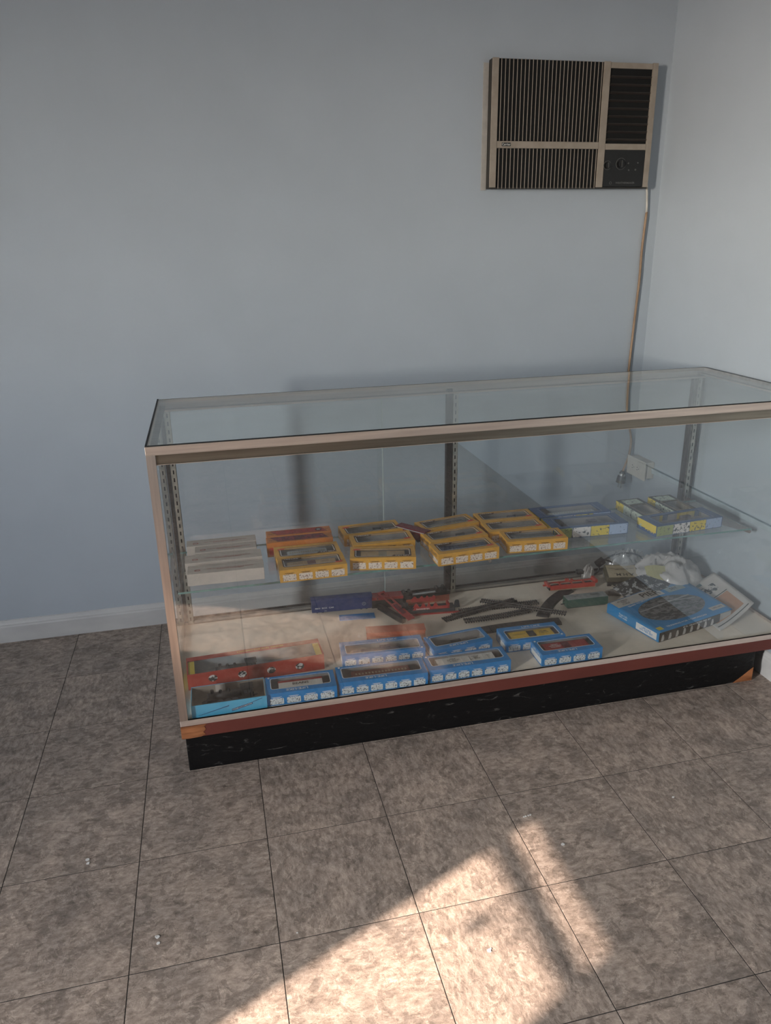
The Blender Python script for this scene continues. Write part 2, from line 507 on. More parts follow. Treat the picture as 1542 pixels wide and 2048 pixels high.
# narrow window by the door: head rail and a hanging catch that throw the shadows on the floor
win = MB()
win.box(XL - 0.05, XL - 0.02, WL['y0'], WL['y1'], 2.048, 2.084)
win.box(XL - 0.055, XL - 0.005, WL['y0'] - 0.03, WL['y0'], WL['z0'], WL['z1'])
win.box(XL - 0.055, XL - 0.005, WL['y1'], WL['y1'] + 0.03, WL['z0'], WL['z1'])
wo = struct(win.build('window_1', 'dkmetal'))
MB().tube([(XL - 0.03, -2.790, 2.052), (XL - 0.03, -2.795, 2.02), (XL - 0.03, -2.81, 1.99)], 0.004, 8).build('catch_arm', 'dkmetal', wo)
MB().box(XL - 0.04, XL - 0.02, -2.815, -2.780, 1.972, 1.990).build('catch_body', 'dkmetal', wo)

# baseboards
def baseboard(name, x0, x1, y0, y1, axis):
    mb = MB()
    if axis == 'x':
        prof = [(0, 0), (-0.012, 0), (-0.012, 0.062), (-0.010, 0.068), (-0.010, 0.072), (-0.007, 0.078), (-0.004, 0.086), (0, 0.088)]
        p = [(x0, y1 + a, b) for a, b in prof] + [(x1, y1 + a, b) for a, b in prof]
    else:
        prof = [(0, 0), (-0.012, 0), (-0.012, 0.062), (-0.010, 0.068), (-0.010, 0.072), (-0.007, 0.078), (-0.004, 0.086), (0, 0.088)]
        p = [(x1 + a, y0, b) for a, b in prof] + [(x1 + a, y1, b) for a, b in prof]
    n = len(prof)
    mb.add(p, [tuple(range(n)), tuple(range(2 * n - 1, n - 1, -1))] + [(i, (i + 1) % n, n + (i + 1) % n, n + i) for i in range(n)])
    return struct(mb.build(name, 'trim'))
baseboard('baseboard_back', XL, XR - 0.012, 0, YB, 'x')
baseboard('baseboard_right', 0, XR, -0.95, YB, 'y')

# ------------------------------------------------------------------ display case
CX0, CX1, CY0, CY1 = 0.416, 2.282, -0.672, -0.087
case = thing('display_case', 'long low glass display case with brushed metal frame and scuffed black base', 'display case', ((CX0 + CX1) / 2, (CY0 + CY1) / 2, 0))
def cp(mb, name, mat, **k):
    o = mb.build(name, mat, case, **k)
    o.matrix_local = Matrix.Translation((-case.location.x, -case.location.y, 0))
    return o
ZR0, ZR1, ZD = 0.192, 0.209, 0.200
# base
cp(MB().box(0.419, 2.230, -0.605, -0.10, 0.0, 0.154), 'base_plinth', 'kick', bevel=0.002)['label'] = 'scuffed gloss black plinth'
cp(MB().prism([(2.165, 0.0008), (2.228, 0.0008), (2.2285, 0.048), (2.205, 0.030)], 0.6051, 0.6066).__class__().add(
    [(2.160, -0.6065, 0.0006), (2.2302, -0.6065, 0.0006), (2.2302, -0.6065, 0.050), (2.198, -0.6065, 0.026), (2.160, -0.605, 0.0006), (2.2302, -0.605, 0.0006), (2.2302, -0.605, 0.050), (2.198, -0.605, 0.026)],
    [(0, 1, 2, 3), (7, 6, 5, 4), (0, 4, 5, 1), (1, 5, 6, 2), (2, 6, 7, 3), (3, 7, 4, 0)]), 'torn_base_corner', 'bare')['label'] = 'bare wood showing at the torn corner'
cp(MB().box(CX0, CX1, CY0, CY1, 0.154, ZR0 - 0.0005), 'deck_board', 'brown', bevel=0.0015)
# chipped bare wood at the left front corner
random.seed(11)
tp = [(CX0 - 0.0006, ZR0 - 0.001)]
pts = [(CX0 - 0.0006, 0.1545), (CX0 + 0.02, 0.1538), (CX0 + 0.05, 0.155), (CX0 + 0.062, 0.160), (CX0 + 0.056, 0.168), (CX0 + 0.064, 0.176), (CX0 + 0.060, 0.184), (CX0 + 0.066, ZR0 - 0.001), (CX0 - 0.0006, ZR0 - 0.001)]
n = len(pts)
cp(MB().add([(x, CY0 - 0.0012, z) for x, z in pts] + [(x, CY0 + 0.001, z) for x, z in pts], [tuple(range(n)), tuple(range(2 * n - 1, n - 1, -1))] + [(i, (i + 1) % n, n + (i + 1) % n, n + i) for i in range(n)]), 'chipped_corner', 'bare', bevel=0.0)['label'] = 'bare orange wood where the brown paint is chipped off'
cp(MB().box(CX0 + 0.004, CX1 - 0.004, CY0 + 0.006, CY1 - 0.004, ZR0, ZD), 'deck_panel', 'deck')
# lower rails
cp(MB().box(CX0, CX1, CY0, CY0 + 0.007, ZR0, ZR1), 'bottom_rail', 'frame', bevel=0.0006)
cp(MB().box(CX0, CX0 + 0.007, CY0 + 0.007, CY1, ZR0, ZR1), 'bottom_rail', 'frame')
cp(MB().box(CX1 - 0.007, CX1, CY0 + 0.007, CY1, ZR0, ZR1), 'bottom_rail', 'frame')
# posts
PW = 0.021
for x0 in (CX0, CX1 - PW):
    cp(MB().box(x0, x0 + PW, CY0, CY0 + 0.004, ZR1, 0.933).box(x0 if x0 < 1 else x0 + PW - 0.004, x0 + 0.004 if x0 < 1 else x0 + PW, CY0 + 0.004, CY0 + PW, ZR1, 0.933), 'corner_post', 'framev', bevel=0.0005)
for x0 in (CX0, CX1 - 0.014):
    cp(MB().box(x0, x0 + 0.014, CY1 - 0.014, CY1, ZR1, 0.933), 'back_post', 'dkmetal')
cp(MB().box(1.325, 1.344, CY1 - 0.018, CY1, ZD, 0.933), 'back_post', 'dkmetal')
# top rails
cp(MB().box(CX0, CX1, CY0, CY0 + 0.006, 0.9325, 0.953), 'top_rail', 'frame', bevel=0.0006)
cp(MB().box(CX0 + PW, CX1 - PW, CY0 + 0.0055, CY0 + 0.011, 0.907, 0.9325), 'top_channel', 'channel')
cp(MB().box(CX0, CX1, CY0 - 0.0008, CY0, 0.9325, 0.9340).box(CX0 + PW, CX1 - PW, CY0 + 0.0040, CY0 + 0.0055, 0.907, 0.9084), 'rail_lip', 'frame')
cp(MB().box(CX0, CX0 + 0.005, CY0 + 0.006, CY1, 0.926, 0.953), 'top_rail', 'frame')
cp(MB().box(CX1 - 0.005, CX1, CY0 + 0.006, CY1, 0.926, 0.953), 'top_rail', 'frame')
cp(MB().box(CX0, CX1, CY1 - 0.006, CY1, 0.921, 0.953), 'top_rail', 'frame')
cp(MB().box(CX0 + 0.006, CX1 - 0.006, CY1 - 0.024, CY1 - 0.006, 0.919, 0.925), 'top_ledge', 'frame')
cp(MB().box(CX0 + 0.005, CX0 + 0.022, CY0 + 0.010, CY1 - 0.006, 0.931, 0.9345), 'top_ledge', 'frame')
cp(MB().box(CX1 - 0.022, CX1 - 0.005, CY0 + 0.010, CY1 - 0.006, 0.931, 0.9345), 'top_ledge', 'frame')
# gasket round the top pane
cp(MB().box(CX0 + 0.0005, CX0 + 0.0045, CY0 + 0.004, CY1 - 0.002, 0.953, 0.9552).box(CX0 + 0.0005, CX1 - 0.0005, CY0 + 0.002, CY0 + 0.0055, 0.953, 0.9552), 'gasket', 'gasket')
# glass
cp(MB().box(CX0 + 0.005, CX1 - 0.005, CY0 + 0.0062, CY1 - 0.0065, 0.948, 0.9535), 'top_pane', 'glasst')
cp(MB().box(CX0 + 0.009, CX1 - 0.009, CY0 + 0.0072, CY0 + 0.0112, ZR1 - 0.008, 0.9068), 'front_pane', 'glassf')
cp(MB().box(CX0 + 0.0045, CX0 + 0.0085, CY0 + 0.022, CY1 - 0.015, ZR1 - 0.008, 0.9255), 'side_pane', 'glass')
cp(MB().box(CX1 - 0.0085, CX1 - 0.0045, CY0 + 0.022, CY1 - 0.015, ZR1 - 0.008, 0.9255), 'side_pane', 'glass')
cp(MB().box(CX0 + 0.016, 1.1105, CY1 - 0.0075, CY1 - 0.004, ZD + 0.006, 0.920), 'sliding_door', 'glass')
cp(MB().box(1.1065, 1.109, CY1 - 0.0079, CY1 - 0.0036, ZD + 0.02, 0.920), 'door_edge', pm('pale_glass_edge', (0.55, 0.62, 0.60), rough=0.2))
cp(MB().box(1.090, CX1 - 0.016, CY1 - 0.003, CY1 + 0.0005, ZD + 0.006, 0.920), 'sliding_door', 'glass')
# back track
cp(MB().box(CX0 + 0.014, CX1 - 0.014, CY1 - 0.020, CY1 - 0.017, ZD, ZD + 0.012).box(CX0 + 0.014, CX1 - 0.014, CY1 - 0.010, CY1 - 0.0085, ZD, ZD + 0.014).box(CX0 + 0.014, CX1 - 0.014, CY1 - 0.020, CY1 - 0.001, ZD, ZD + 0.003), 'door_track_and_shadow', 'alu')
cp(MB().box(CX0 + 0.014, CX1 - 0.014, CY1 - 0.0015, CY1 + 0.0005, ZD, ZD + 0.018), 'door_track_and_shadow', 'black')  # black strip standing in for the dark shadow line along the track
# slotted standards (ladder strips with real slots over a dark channel)
def standard(x0):
    mb = MB(); y = CY1 - 0.0225; z0, z1 = ZD + 0.002, 0.918
    wd = 0.018
    mb.box(x0, x0 + 0.0068, y, y + 0.0015, z0, z1); mb.box(x0 + 0.0112, x0 + wd, y, y + 0.0015, z0, z1)
    mb.box(x0, x0 + 0.0012, y, y + 0.010, z0, z1); mb.box(x0 + wd - 0.0012, x0 + wd, y, y + 0.010, z0, z1)
    z = z0
    while z < z1:
        mb.box(x0 + 0.0068, x0 + 0.0112, y, y + 0.0015, z, min(z + 0.0125, z1)); z += 0.0254
    cp(mb, 'slotted_standard', 'std')
    cp(MB().box(x0 + 0.0014, x0 + wd - 0.0014, y + 0.008, y + 0.0095, z0, z1), 'standard_channel', 'gasket')
for x0 in (CX0 + 0.0155, 1.3445, CX1 - 0.034):
    standard(x0)
cp(MB().box(CX1 - 0.048, CX1 - 0.036, CY1 - 0.016, CY1 - 0.002, ZD, 0.921), 'back_post', 'dkmetal')
# shelf and its brackets
SZ = 0.485
SY0, SY1 = -0.466, -0.166
SX0, SX1 = CX0 + 0.020, CX1 - 0.024
cp(MB().box(SX0, SX1, SY0 + 0.0012, SY1 - 0.0012, SZ - 0.006, SZ), 'glass_shelf', 'glass')['label'] = 'clear glass shelf'
cp(MB().box(SX0, SX1, SY0, SY0 + 0.0011, SZ - 0.0058, SZ - 0.0002), 'shelf_edge', 'glassedge')
cp(MB().box(SX0, SX1, SY1 - 0.0011, SY1, SZ - 0.0058, SZ - 0.0002), 'shelf_edge', 'glassedge')
M['bracket'] = pm('painted_bracket', (0.30, 0.27, 0.24), (0.20, 0.15, 0.13), scale=30, rough=0.5, metal=0.3)
def bracket(x):
    pr = [(CY1 - 0.023, SZ - 0.075), (CY1 - 0.023, SZ - 0.0062), (SY0 + 0.002, SZ - 0.0062), (SY0 - 0.001, SZ - 0.012), (SY0 + 0.004, SZ - 0.019), (SY0 + 0.030, SZ - 0.021)]
    n_ = len(pr)
    cp(MB().add([(x, y, z) for y, z in pr] + [(x + 0.0025, y, z) for y, z in pr], [tuple(range(n_)), tuple(range(2 * n_ - 1, n_ - 1, -1))] + [(i, (i + 1) % n_, n_ + (i + 1) % n_, n_ + i) for i in range(n_)]), 'shelf_bracket', 'bracket')
for x in (CX0 + 0.0235, 1.3525, CX1 - 0.0265):
    bracket(x)

# ------------------------------------------------------------------ air conditioner on the back wall
M['cream'] = pm('aged_cream_trim', (0.36, 0.305, 0.25), (0.31, 0.26, 0.21), scale=30, rough=0.45)
M['acdark'] = pm('dark_brown_sleeve', (0.030, 0.027, 0.023), rough=0.5)
M['acblack'] = pm('black_grille_back', (0.004, 0.004, 0.004), rough=0.8)
M['louver'] = pm('black_louver', (0.045, 0.036, 0.032), rough=0.35)
M['panelblk'] = pm('control_panel_black', (0.012, 0.012, 0.012), rough=0.35)
M['faint'] = pm('faint_grey_print', (0.10, 0.10, 0.095), rough=0.5)
M['faint2'] = pm('grey_print', (0.16, 0.155, 0.15), rough=0.5)
ax0, ax1, az0, az1, ay = 1.600, 2.221, 1.559, 1.965, 0.292
W_, H_ = ax1 - ax0, az1 - az0
ac = thing('air_conditioner', 'old through-wall air conditioner with cream trim and dark vertical grille', 'air conditioner', ((ax0 + ax1) / 2, YB, az0))
def acp(mb, name, mat, **k):
    o = mb.build(name, mat, ac, **k)
    o.matrix_local = Matrix.Translation((-ac.location.x, -ac.location.y, -ac.location.z))
    return o
def fx(p): return ax0 + W_ * (p - 160) / 1220.0
def fz(p): return az1 - H_ * (p - 135) / 950.0
acp(MB().box(ax0, ax1, ay + 0.006, YB - 0.0005, az0, az1), 'sleeve', 'acdark', bevel=0.004)
acp(MB().box(ax0 - 0.019, ax0 - 0.0005, YB - 0.004, YB - 0.0005, az0 - 0.003, az1 - 0.01), 'wall_flange', pm('pale_flange_paint', (0.50, 0.47, 0.43), rough=0.6))
acp(MB().box(ax0 + 0.002, ax1 - 0.002, ay + 0.004, ay + 0.0058, az0 + 0.003, az1 - 0.003), 'grille_back', 'acblack')
acp(MB().box(fx(160), fx(205), ay - 0.002, ay + 0.004, az0 + 0.004, az1), 'trim_bar', 'cream', bevel=0.001)
acp(MB().box(fx(968), fx(1018), ay - 0.002, ay + 0.004, az0 + 0.004, az1), 'trim_bar', 'cream', bevel=0.001)
acp(MB().box(fx(1338), fx(1380), ay - 0.002, ay + 0.004, az0 + 0.004, az1), 'trim_bar', 'cream', bevel=0.001)
acp(MB().box(fx(207), fx(966), ay - 0.0025, ay + 0.004, fz(780), fz(728)), 'trim_bar', 'cream', bevel=0.001)
acp(MB().box(fx(1020), fx(1336), ay - 0.002, ay + 0.004, fz(182), fz(140)), 'trim_bar', 'cream', bevel=0.001)
acp(MB().box(fx(1020), fx(1336), ay - 0.002, ay + 0.004, fz(785), fz(738)), 'trim_bar', 'cream', bevel=0.001)
nf = 27
for k in range(nf):
    c = fx(207 + (966 - 207) * (k + 0.62) / nf)
    for (za, zb) in ((fz(726), fz(138)), (fz(1083), fz(782))):
        acp(MB().box(c - 0.0011, c + 0.0011, ay - 0.0005, ay + 0.0014, za, zb), 'grille_fin', 'cream')
for k in range(9):
    zc = fz(215 + (738 - 215) * (k + 0.55) / 9)
    T = Matrix.Translation((0, ay + 0.002, zc)) @ Matrix.Rotation(R(-35), 4, 'X')
    acp(MB().box(fx(1024), fx(1332), -0.0075, 0.0015, -0.0012, 0.0012, T), 'louver_blade', 'louver')
cpanel = acp(MB().box(fx(1020), fx(1336), ay - 0.0015, ay + 0.0038, az0 + 0.006, fz(787)), 'control_panel', 'panelblk')
def acsub(mb, name, mat):
    return mb.build(name, mat, cpanel)
for (u, v, r_) in ((1045, 905, 0.0145), (1150, 893, 0.019)):
    c = (fx(u), fz(v))
    ring = [(c[0] + r_ * math.cos(a * math.pi / 12), ay - 0.0025, c[1] + r_ * math.sin(a * math.pi / 12)) for a in range(25)]
    acsub(MB().tube(ring, 0.0011, 6), 'dial_ring', 'faint')
    acsub(MB().cyl((c[0], ay - 0.0014, c[1]), (c[0], ay - 0.010, c[1]), r_ * 0.66, 20), 'dial_knob', 'panelblk')
    acsub(MB().box(c[0] - 0.0012, c[0] + 0.0012, ay - 0.012, ay - 0.0095, c[1] - r_ * 0.6, c[1] + r_ * 0.6), 'dial_pointer', 'faint')
for (u, v) in ((1208, 888), (1283, 885), (1215, 942), (1268, 938)):
    acsub(MB().cyl((fx(u), ay - 0.0014, fz(v)), (fx(u), ay - 0.004, fz(v)), 0.003, 10), 'push_button', 'faint')
inv = Matrix.Translation((0, 0, 0))
text('WEATHERMAKER', 0.0085, 'faint2', cpanel, on_front(fx(1195), ay - 0.0019, fz(1042)), wide=1.15)
acsub(MB().tube([(fx(1080) + 0.004 * math.cos(a * math.pi / 8), ay - 0.0018, fz(1042) + 0.004 * math.sin(a * math.pi / 8)) for a in range(17)], 0.0006, 5), 'emblem', 'faint2')
badge = acp(MB().box(fx(240), fx(305), ay - 0.0035, ay - 0.0024, fz(766), fz(740)), 'badge', 'panelblk')
M['white'] = pm('white_print', (0.80, 0.79, 0.76), rough=0.5)
text('Carrier', 0.0105, 'white', badge, on_front(fx(272), ay - 0.0038, fz(753)), wide=1.0)
acp(MB().box(fx(160) + 0.004, fx(1380) - 0.004, ay + 0.001, ay + 0.005, az0 - 0.001, az0 + 0.004), 'bottom_lip', 'acdark')

# power cord down to its plug
M['cordbrown'] = pm('tan_power_cord', (0.36, 0.235, 0.145), (0.27, 0.17, 0.10), scale=20, rough=0.55)
M['cordwhite'] = pm('white_cord_sleeve', (0.62, 0.58, 0.52), rough=0.5)
M['chrome'] = pm('bright_metal', (0.75, 0.74, 0.72), rough=0.2, metal=1.0)
def kp(mb, name, mat, par=None, **k):
    o = mb.build(name, mat, par or ac, **k)
    if par is None:
        o.matrix_local = Matrix.Translation(-Vector(ac.location))
    return o
def smooth_path(P, n=6):
    P = [Vector(p) for p in P]; out = []
    for i in range(len(P) - 1):
        p0, p1, p2, p3 = P[max(i - 1, 0)], P[i], P[i + 1], P[min(i + 2, len(P) - 1)]
        for k in range(n):
            t = k / n
            out.append(0.5 * ((2 * p1) + (-p0 + p2) * t + (2 * p0 - 5 * p1 + 4 * p2 - p3) * t * t + (-p0 + 3 * p1 - 3 * p2 + p3) * t ** 3))
    out.append(P[-1]); return out
cord = kp(MB().tube(smooth_path([(2.246, 0.322, 1.478), (2.241, 0.322, 1.343), (2.242, 0.322, 1.232), (2.237, 0.322, 1.081), (2.232, 0.322, 0.874), (2.235, 0.322, 0.761), (2.256, 0.320, 0.655), (2.270, 0.317, 0.589), (2.264, 0.313, 0.525), (2.246, 0.309, 0.478), (2.238, 0.306, 0.458)]), 0.0058, 8, flat=0.7), 'power_cord', 'cordbrown', smooth=True)
cord['label'] = 'tan power cord with black plug'
kp(MB().tube([(2.232, 0.318, 1.575), (2.240, 0.321, 1.545), (2.245, 0.322, 1.50), (2.246, 0.322, 1.475)], 0.0042, 8), 'cord_sleeve', 'cordwhite', cord, smooth=True)
PT = Matrix.Translation((2.235, 0.300, 0.462)) @ Matrix.Rotation(R(8), 4, 'Y')
def ptz(*q): return PT @ Vector(q)
kp(MB().cyl(ptz(0, 0, 0), ptz(0, 0, -0.010), 0.010, 12, 0.013), 'plug_collar', 'black', cord)
kp(MB().cyl(ptz(0, 0, -0.010), ptz(0, 0, -0.020), 0.0125, 12), 'plug_clamp', 'chrome', cord)
kp(MB().cyl(ptz(0, 0, -0.020), ptz(0, 0, -0.050), 0.0165, 14, 0.0200), 'plug_body', 'black', cord)
for dx in (-0.007, 0.007):
    kp(MB().box(dx - 0.0008, dx + 0.0008, -0.0032, 0.0032, -0.070, -0.050, PT), 'plug_prong', 'chrome', cord)
kp(MB().cyl(ptz(0, -0.009, -0.050), ptz(0, -0.009, -0.072), 0.0024, 8), 'plug_prong', 'chrome', cord)

# outlet box and raceway on the right wall
M['outlet'] = pm('ivory_outlet_plastic', (0.58, 0.54, 0.48), (0.52, 0.48, 0.43), rough=0.4)
M['slot'] = pm('outlet_slot_dark', (0.02, 0.018, 0.015), rough=0.7)
ob = thing('wall_outlet', 'ivory surface-mounted duplex outlet box low on the right wall', 'outlet', (XR, 0.230, 0.459))
OT = Matrix.Translation(-Vector(ob.location))
def op(mb, name, mat, par=None, **k):
    o = mb.build(name, mat, par or ob, **k)
    if par is None: o.matrix_local = OT
    return o
op(MB().box(2.256, XR - 0.0005, 0.170, 0.292, 0.463, 0.531), 'outlet_box', 'outlet', bevel=0.002)
fp = op(MB().box(2.250, 2.2556, 0.163, 0.298, 0.457, 0.535), 'cover_plate', 'outlet', bevel=0.0015)
for yy in (0.249, 0.213):
    r_ = op(MB().add(*(lambda P: ([(2.2500, y, z) for y, z in P] + [(2.2488, y, z) for y, z in P], [tuple(range(len(P)))[::-1], tuple(range(len(P), 2 * len(P)))] + [(i, (i + 1) % len(P), len(P) + (i + 1) % len(P), len(P) + i) for i in range(len(P))]))([(yy + 0.0155 * math.cos(2 * math.pi * k / 20), 0.496 + 0.0155 * math.sin(2 * math.pi * k / 20)) for k in range(20)])), 'receptacle', 'outlet', fp)
    for (dy, dz) in ((0.005, 0.005), (0.005, -0.005)):
        op(MB().box(2.2484, 2.2489, yy + dy - 0.004, yy + dy + 0.003, 0.496 + dz - 0.0012, 0.496 + dz + 0.0012), 'slot', 'slot', fp)
    op(MB().cyl((2.2489, yy - 0.007, 0.496), (2.2484, yy - 0.007, 0.496), 0.0022, 8), 'slot', 'slot', fp)
rw = MB().box(2.284, XR - 0.0005, -1.6, 0.1698, 0.486, 0.506).build('trim_1', pm('pale_blue_raceway', (0.46, 0.52, 0.56), rough=0.5), bevel=0.002)
struct(rw, 'surface cable raceway along the right wall')

# ------------------------------------------------------------------ printed cartons
INK = (0.05, 0.045, 0.04)
M['yel'] = pm('yellow_carton', (0.70, 0.36, 0.045), (0.63, 0.32, 0.04), scale=25, rough=0.42)
M['yelbrown'] = pm('brown_print', (0.10, 0.045, 0.02), rough=0.45)
M['blu'] = pm('blue_carton', (0.004, 0.225, 0.56), (0.004, 0.20, 0.51), scale=25, rough=0.38)
M['lblu'] = pm('sky_blue_carton', (0.10, 0.46, 0.68), (0.09, 0.42, 0.63), scale=25, rough=0.42)
M['ora'] = pm('orange_carton', (0.58, 0.19, 0.035), (0.50, 0.16, 0.03), scale=25, rough=0.45)
M['mar'] = sketch('maroon_cloudy_print', (0.22, 0.015, 0.03), (0.10, 0.006, 0.018), scale=90, thr=0.5)
M['redprint'] = sketch('red_cloudy_print', (0.40, 0.035, 0.025), (0.28, 0.02, 0.018), scale=90, thr=0.5)
M['card'] = pm('grey_card', (0.40, 0.37, 0.34), (0.34, 0.315, 0.29), scale=30, rough=0.7)
M['cardb'] = pm('brown_card', (0.30, 0.245, 0.19), (0.25, 0.20, 0.155), scale=30, rough=0.8)
M['wcard'] = pm('off_white_carton', (0.52, 0.45, 0.39), (0.46, 0.40, 0.345), scale=14, rough=0.55)
M['redink'] = pm('red_ink', (0.33, 0.045, 0.03), rough=0.5)
M['redlogo'] = pm('bright_red_print', (0.62, 0.06, 0.03), rough=0.45)
M['ahmblue'] = pm('dark_blue_carton', (0.030, 0.075, 0.185), (0.025, 0.062, 0.155), scale=25, rough=0.4)
M['ahmyel'] = pm('lemon_carton', (0.66, 0.50, 0.03), (0.60, 0.45, 0.03), scale=30, rough=0.45)
M['red'] = pm('red_carton', (0.42, 0.045, 0.025), (0.35, 0.035, 0.02), scale=12, rough=0.4, stretch=(0.2, 1, 1))
M['sk_y'] = sketch('panel_sketch_brown', (0.74, 0.64, 0.54), (0.22, 0.11, 0.07), scale=250, thr=0.575)
M['sk_b'] = sketch('panel_sketch_black', (0.74, 0.76, 0.75), (0.06, 0.07, 0.08), scale=250, thr=0.575)
M['p_green'] = sketch('panel_green', (0.27, 0.31, 0.10), (0.06, 0.07, 0.03), scale=120, thr=0.60)
M['p_white'] = sketch('panel_white', (0.66, 0.62, 0.58), (0.03, 0.03, 0.03), scale=110, thr=0.58)
M['p_yel'] = sketch('panel_yellow', (0.66, 0.50, 0.03), (0.07, 0.06, 0.03), scale=110, thr=0.60)
M['p_blue'] = sketch('panel_blue', (0.33, 0.42, 0.58), (0.10, 0.13, 0.20), scale=130, thr=0.62)
M['p_mint'] = sketch('panel_mint', (0.46, 0.52, 0.42), (0.07, 0.08, 0.06), scale=100, thr=0.60)
M['medal'] = sketch('medallion_print', (0.66, 0.63, 0.60), (0.03, 0.03, 0.03), scale=75, thr=0.47)
M['brnblk'] = pm('dark_brown_print', (0.045, 0.038, 0.028), rough=0.45)
M['tan'] = pm('tan_print', (0.38, 0.31, 0.20), (0.30, 0.24, 0.15), rough=0.5)

def ring_faces(o_rect, o_loop, k):
    """faces between a 4-corner rect and a loop of 4*k points (same corner order)"""
    fs = []
    for c in range(4):
        for i in range(k - 1):
            fs.append((o_rect + c, o_loop + c * k + i, o_loop + c * k + i + 1))
        nx = (c + 1) % 4
        fs.append((o_rect + c, o_loop + c * k + k - 1, o_loop + nx * k, o_rect + nx))
    return fs
def carton(L, D, H, loop, k, t=0.0014):
    x, y = L / 2, D / 2
    rect = lambda a, b, z: [(-a, -b, z), (a, -b, z), (a, b, z), (-a, b, z)]
    mb = MB(); nl = 4 * k
    mb.v = rect(x, y, 0) + rect(x, y, H) + [(a, b, H) for a, b in loop] + [(a, b, H - t) for a, b in loop] + rect(x - t, y - t, H - t) + rect(x - t, y - t, t)
    f = [(3, 2, 1, 0)] + [(i, (i + 1) % 4, 4 + (i + 1) % 4, 4 + i) for i in range(4)]
    f += ring_faces(4, 8, k)
    f += [(8 + i, 8 + (i + 1) % nl, 8 + nl + (i + 1) % nl, 8 + nl + i) for i in range(nl)]
    f += ring_faces(8 + 2 * nl, 8 + nl, k)
    a = 8 + 2 * nl
    f += [(a + i, a + (i + 1) % 4, a + 4 + (i + 1) % 4, a + 4 + i) for i in range(4)] + [(a + 4, a + 5, a + 6, a + 7)]
    mb.f = f
    return mb
def strip(l1, l2, z):
    n_ = len(l1)
    mb = MB()
    mb.v = [(a, b, z) for a, b in l1] + [(a, b, z) for a, b in l2]
    mb.f = [(i, (i + 1) % n_, n_ + (i + 1) % n_, n_ + i) for i in range(n_)]
    return mb
def corner_root(name, label, cat, x, y, r, L, D, z, group=None):
    c, s_ = math.cos(r), math.sin(r)
    return thing(name, label, cat, (x + L / 2 * c - D / 2 * s_, y + L / 2 * s_ + D / 2 * c, z), r, group)
def tray(L, D, H, mat, root, t=0.0022):
    a, b = L / 2 - t, D / 2 - t
    mb = MB()
    mb.v = [(-a, -b, t), (a, -b, t), (a, b, t), (-a, b, t), (-a, -b, H - t), (a, -b, H - t), (a, b, H - t), (-a, b, H - t)]
    mb.f = [(0, 1, 2, 3)] + [(i, (i + 1) % 4, 4 + (i + 1) % 4, 4 + i) for i in range(4)]
    return mb.build('inner_tray', mat, root)

def panels(root, n_, L, D, H, mat, x0, x1, zlo, zhi, rad, cap=None, capmat=None):
    pw = (x1 - x0) / n_
    for side in (-1, 1):
        for k in range(n_):
            cx = x0 + pw * (k + 0.5)
            P = rrect(-pw * 0.41, pw * 0.41, 0, zhi - zlo, rad, 3)
            MB().prism(P, 0, 0.0003).build('picture_panel', mat, root, basis((side * cx * -1 if side > 0 else cx, side * D / 2, zlo), (-side, 0, 0) if side > 0 else (1, 0, 0), (0, 0, 1)))
            if capmat and side < 0:
                MB().box(cx - pw * 0.22, cx + pw * 0.22, -D / 2 - 0.0003, -D / 2, zhi + 0.0014, zhi + 0.0026).box(cx - pw * 0.30, cx + pw * 0.30, -D / 2 - 0.0003, -D / 2, zhi + 0.0036, zhi + 0.0046).build('caption', capmat, root)

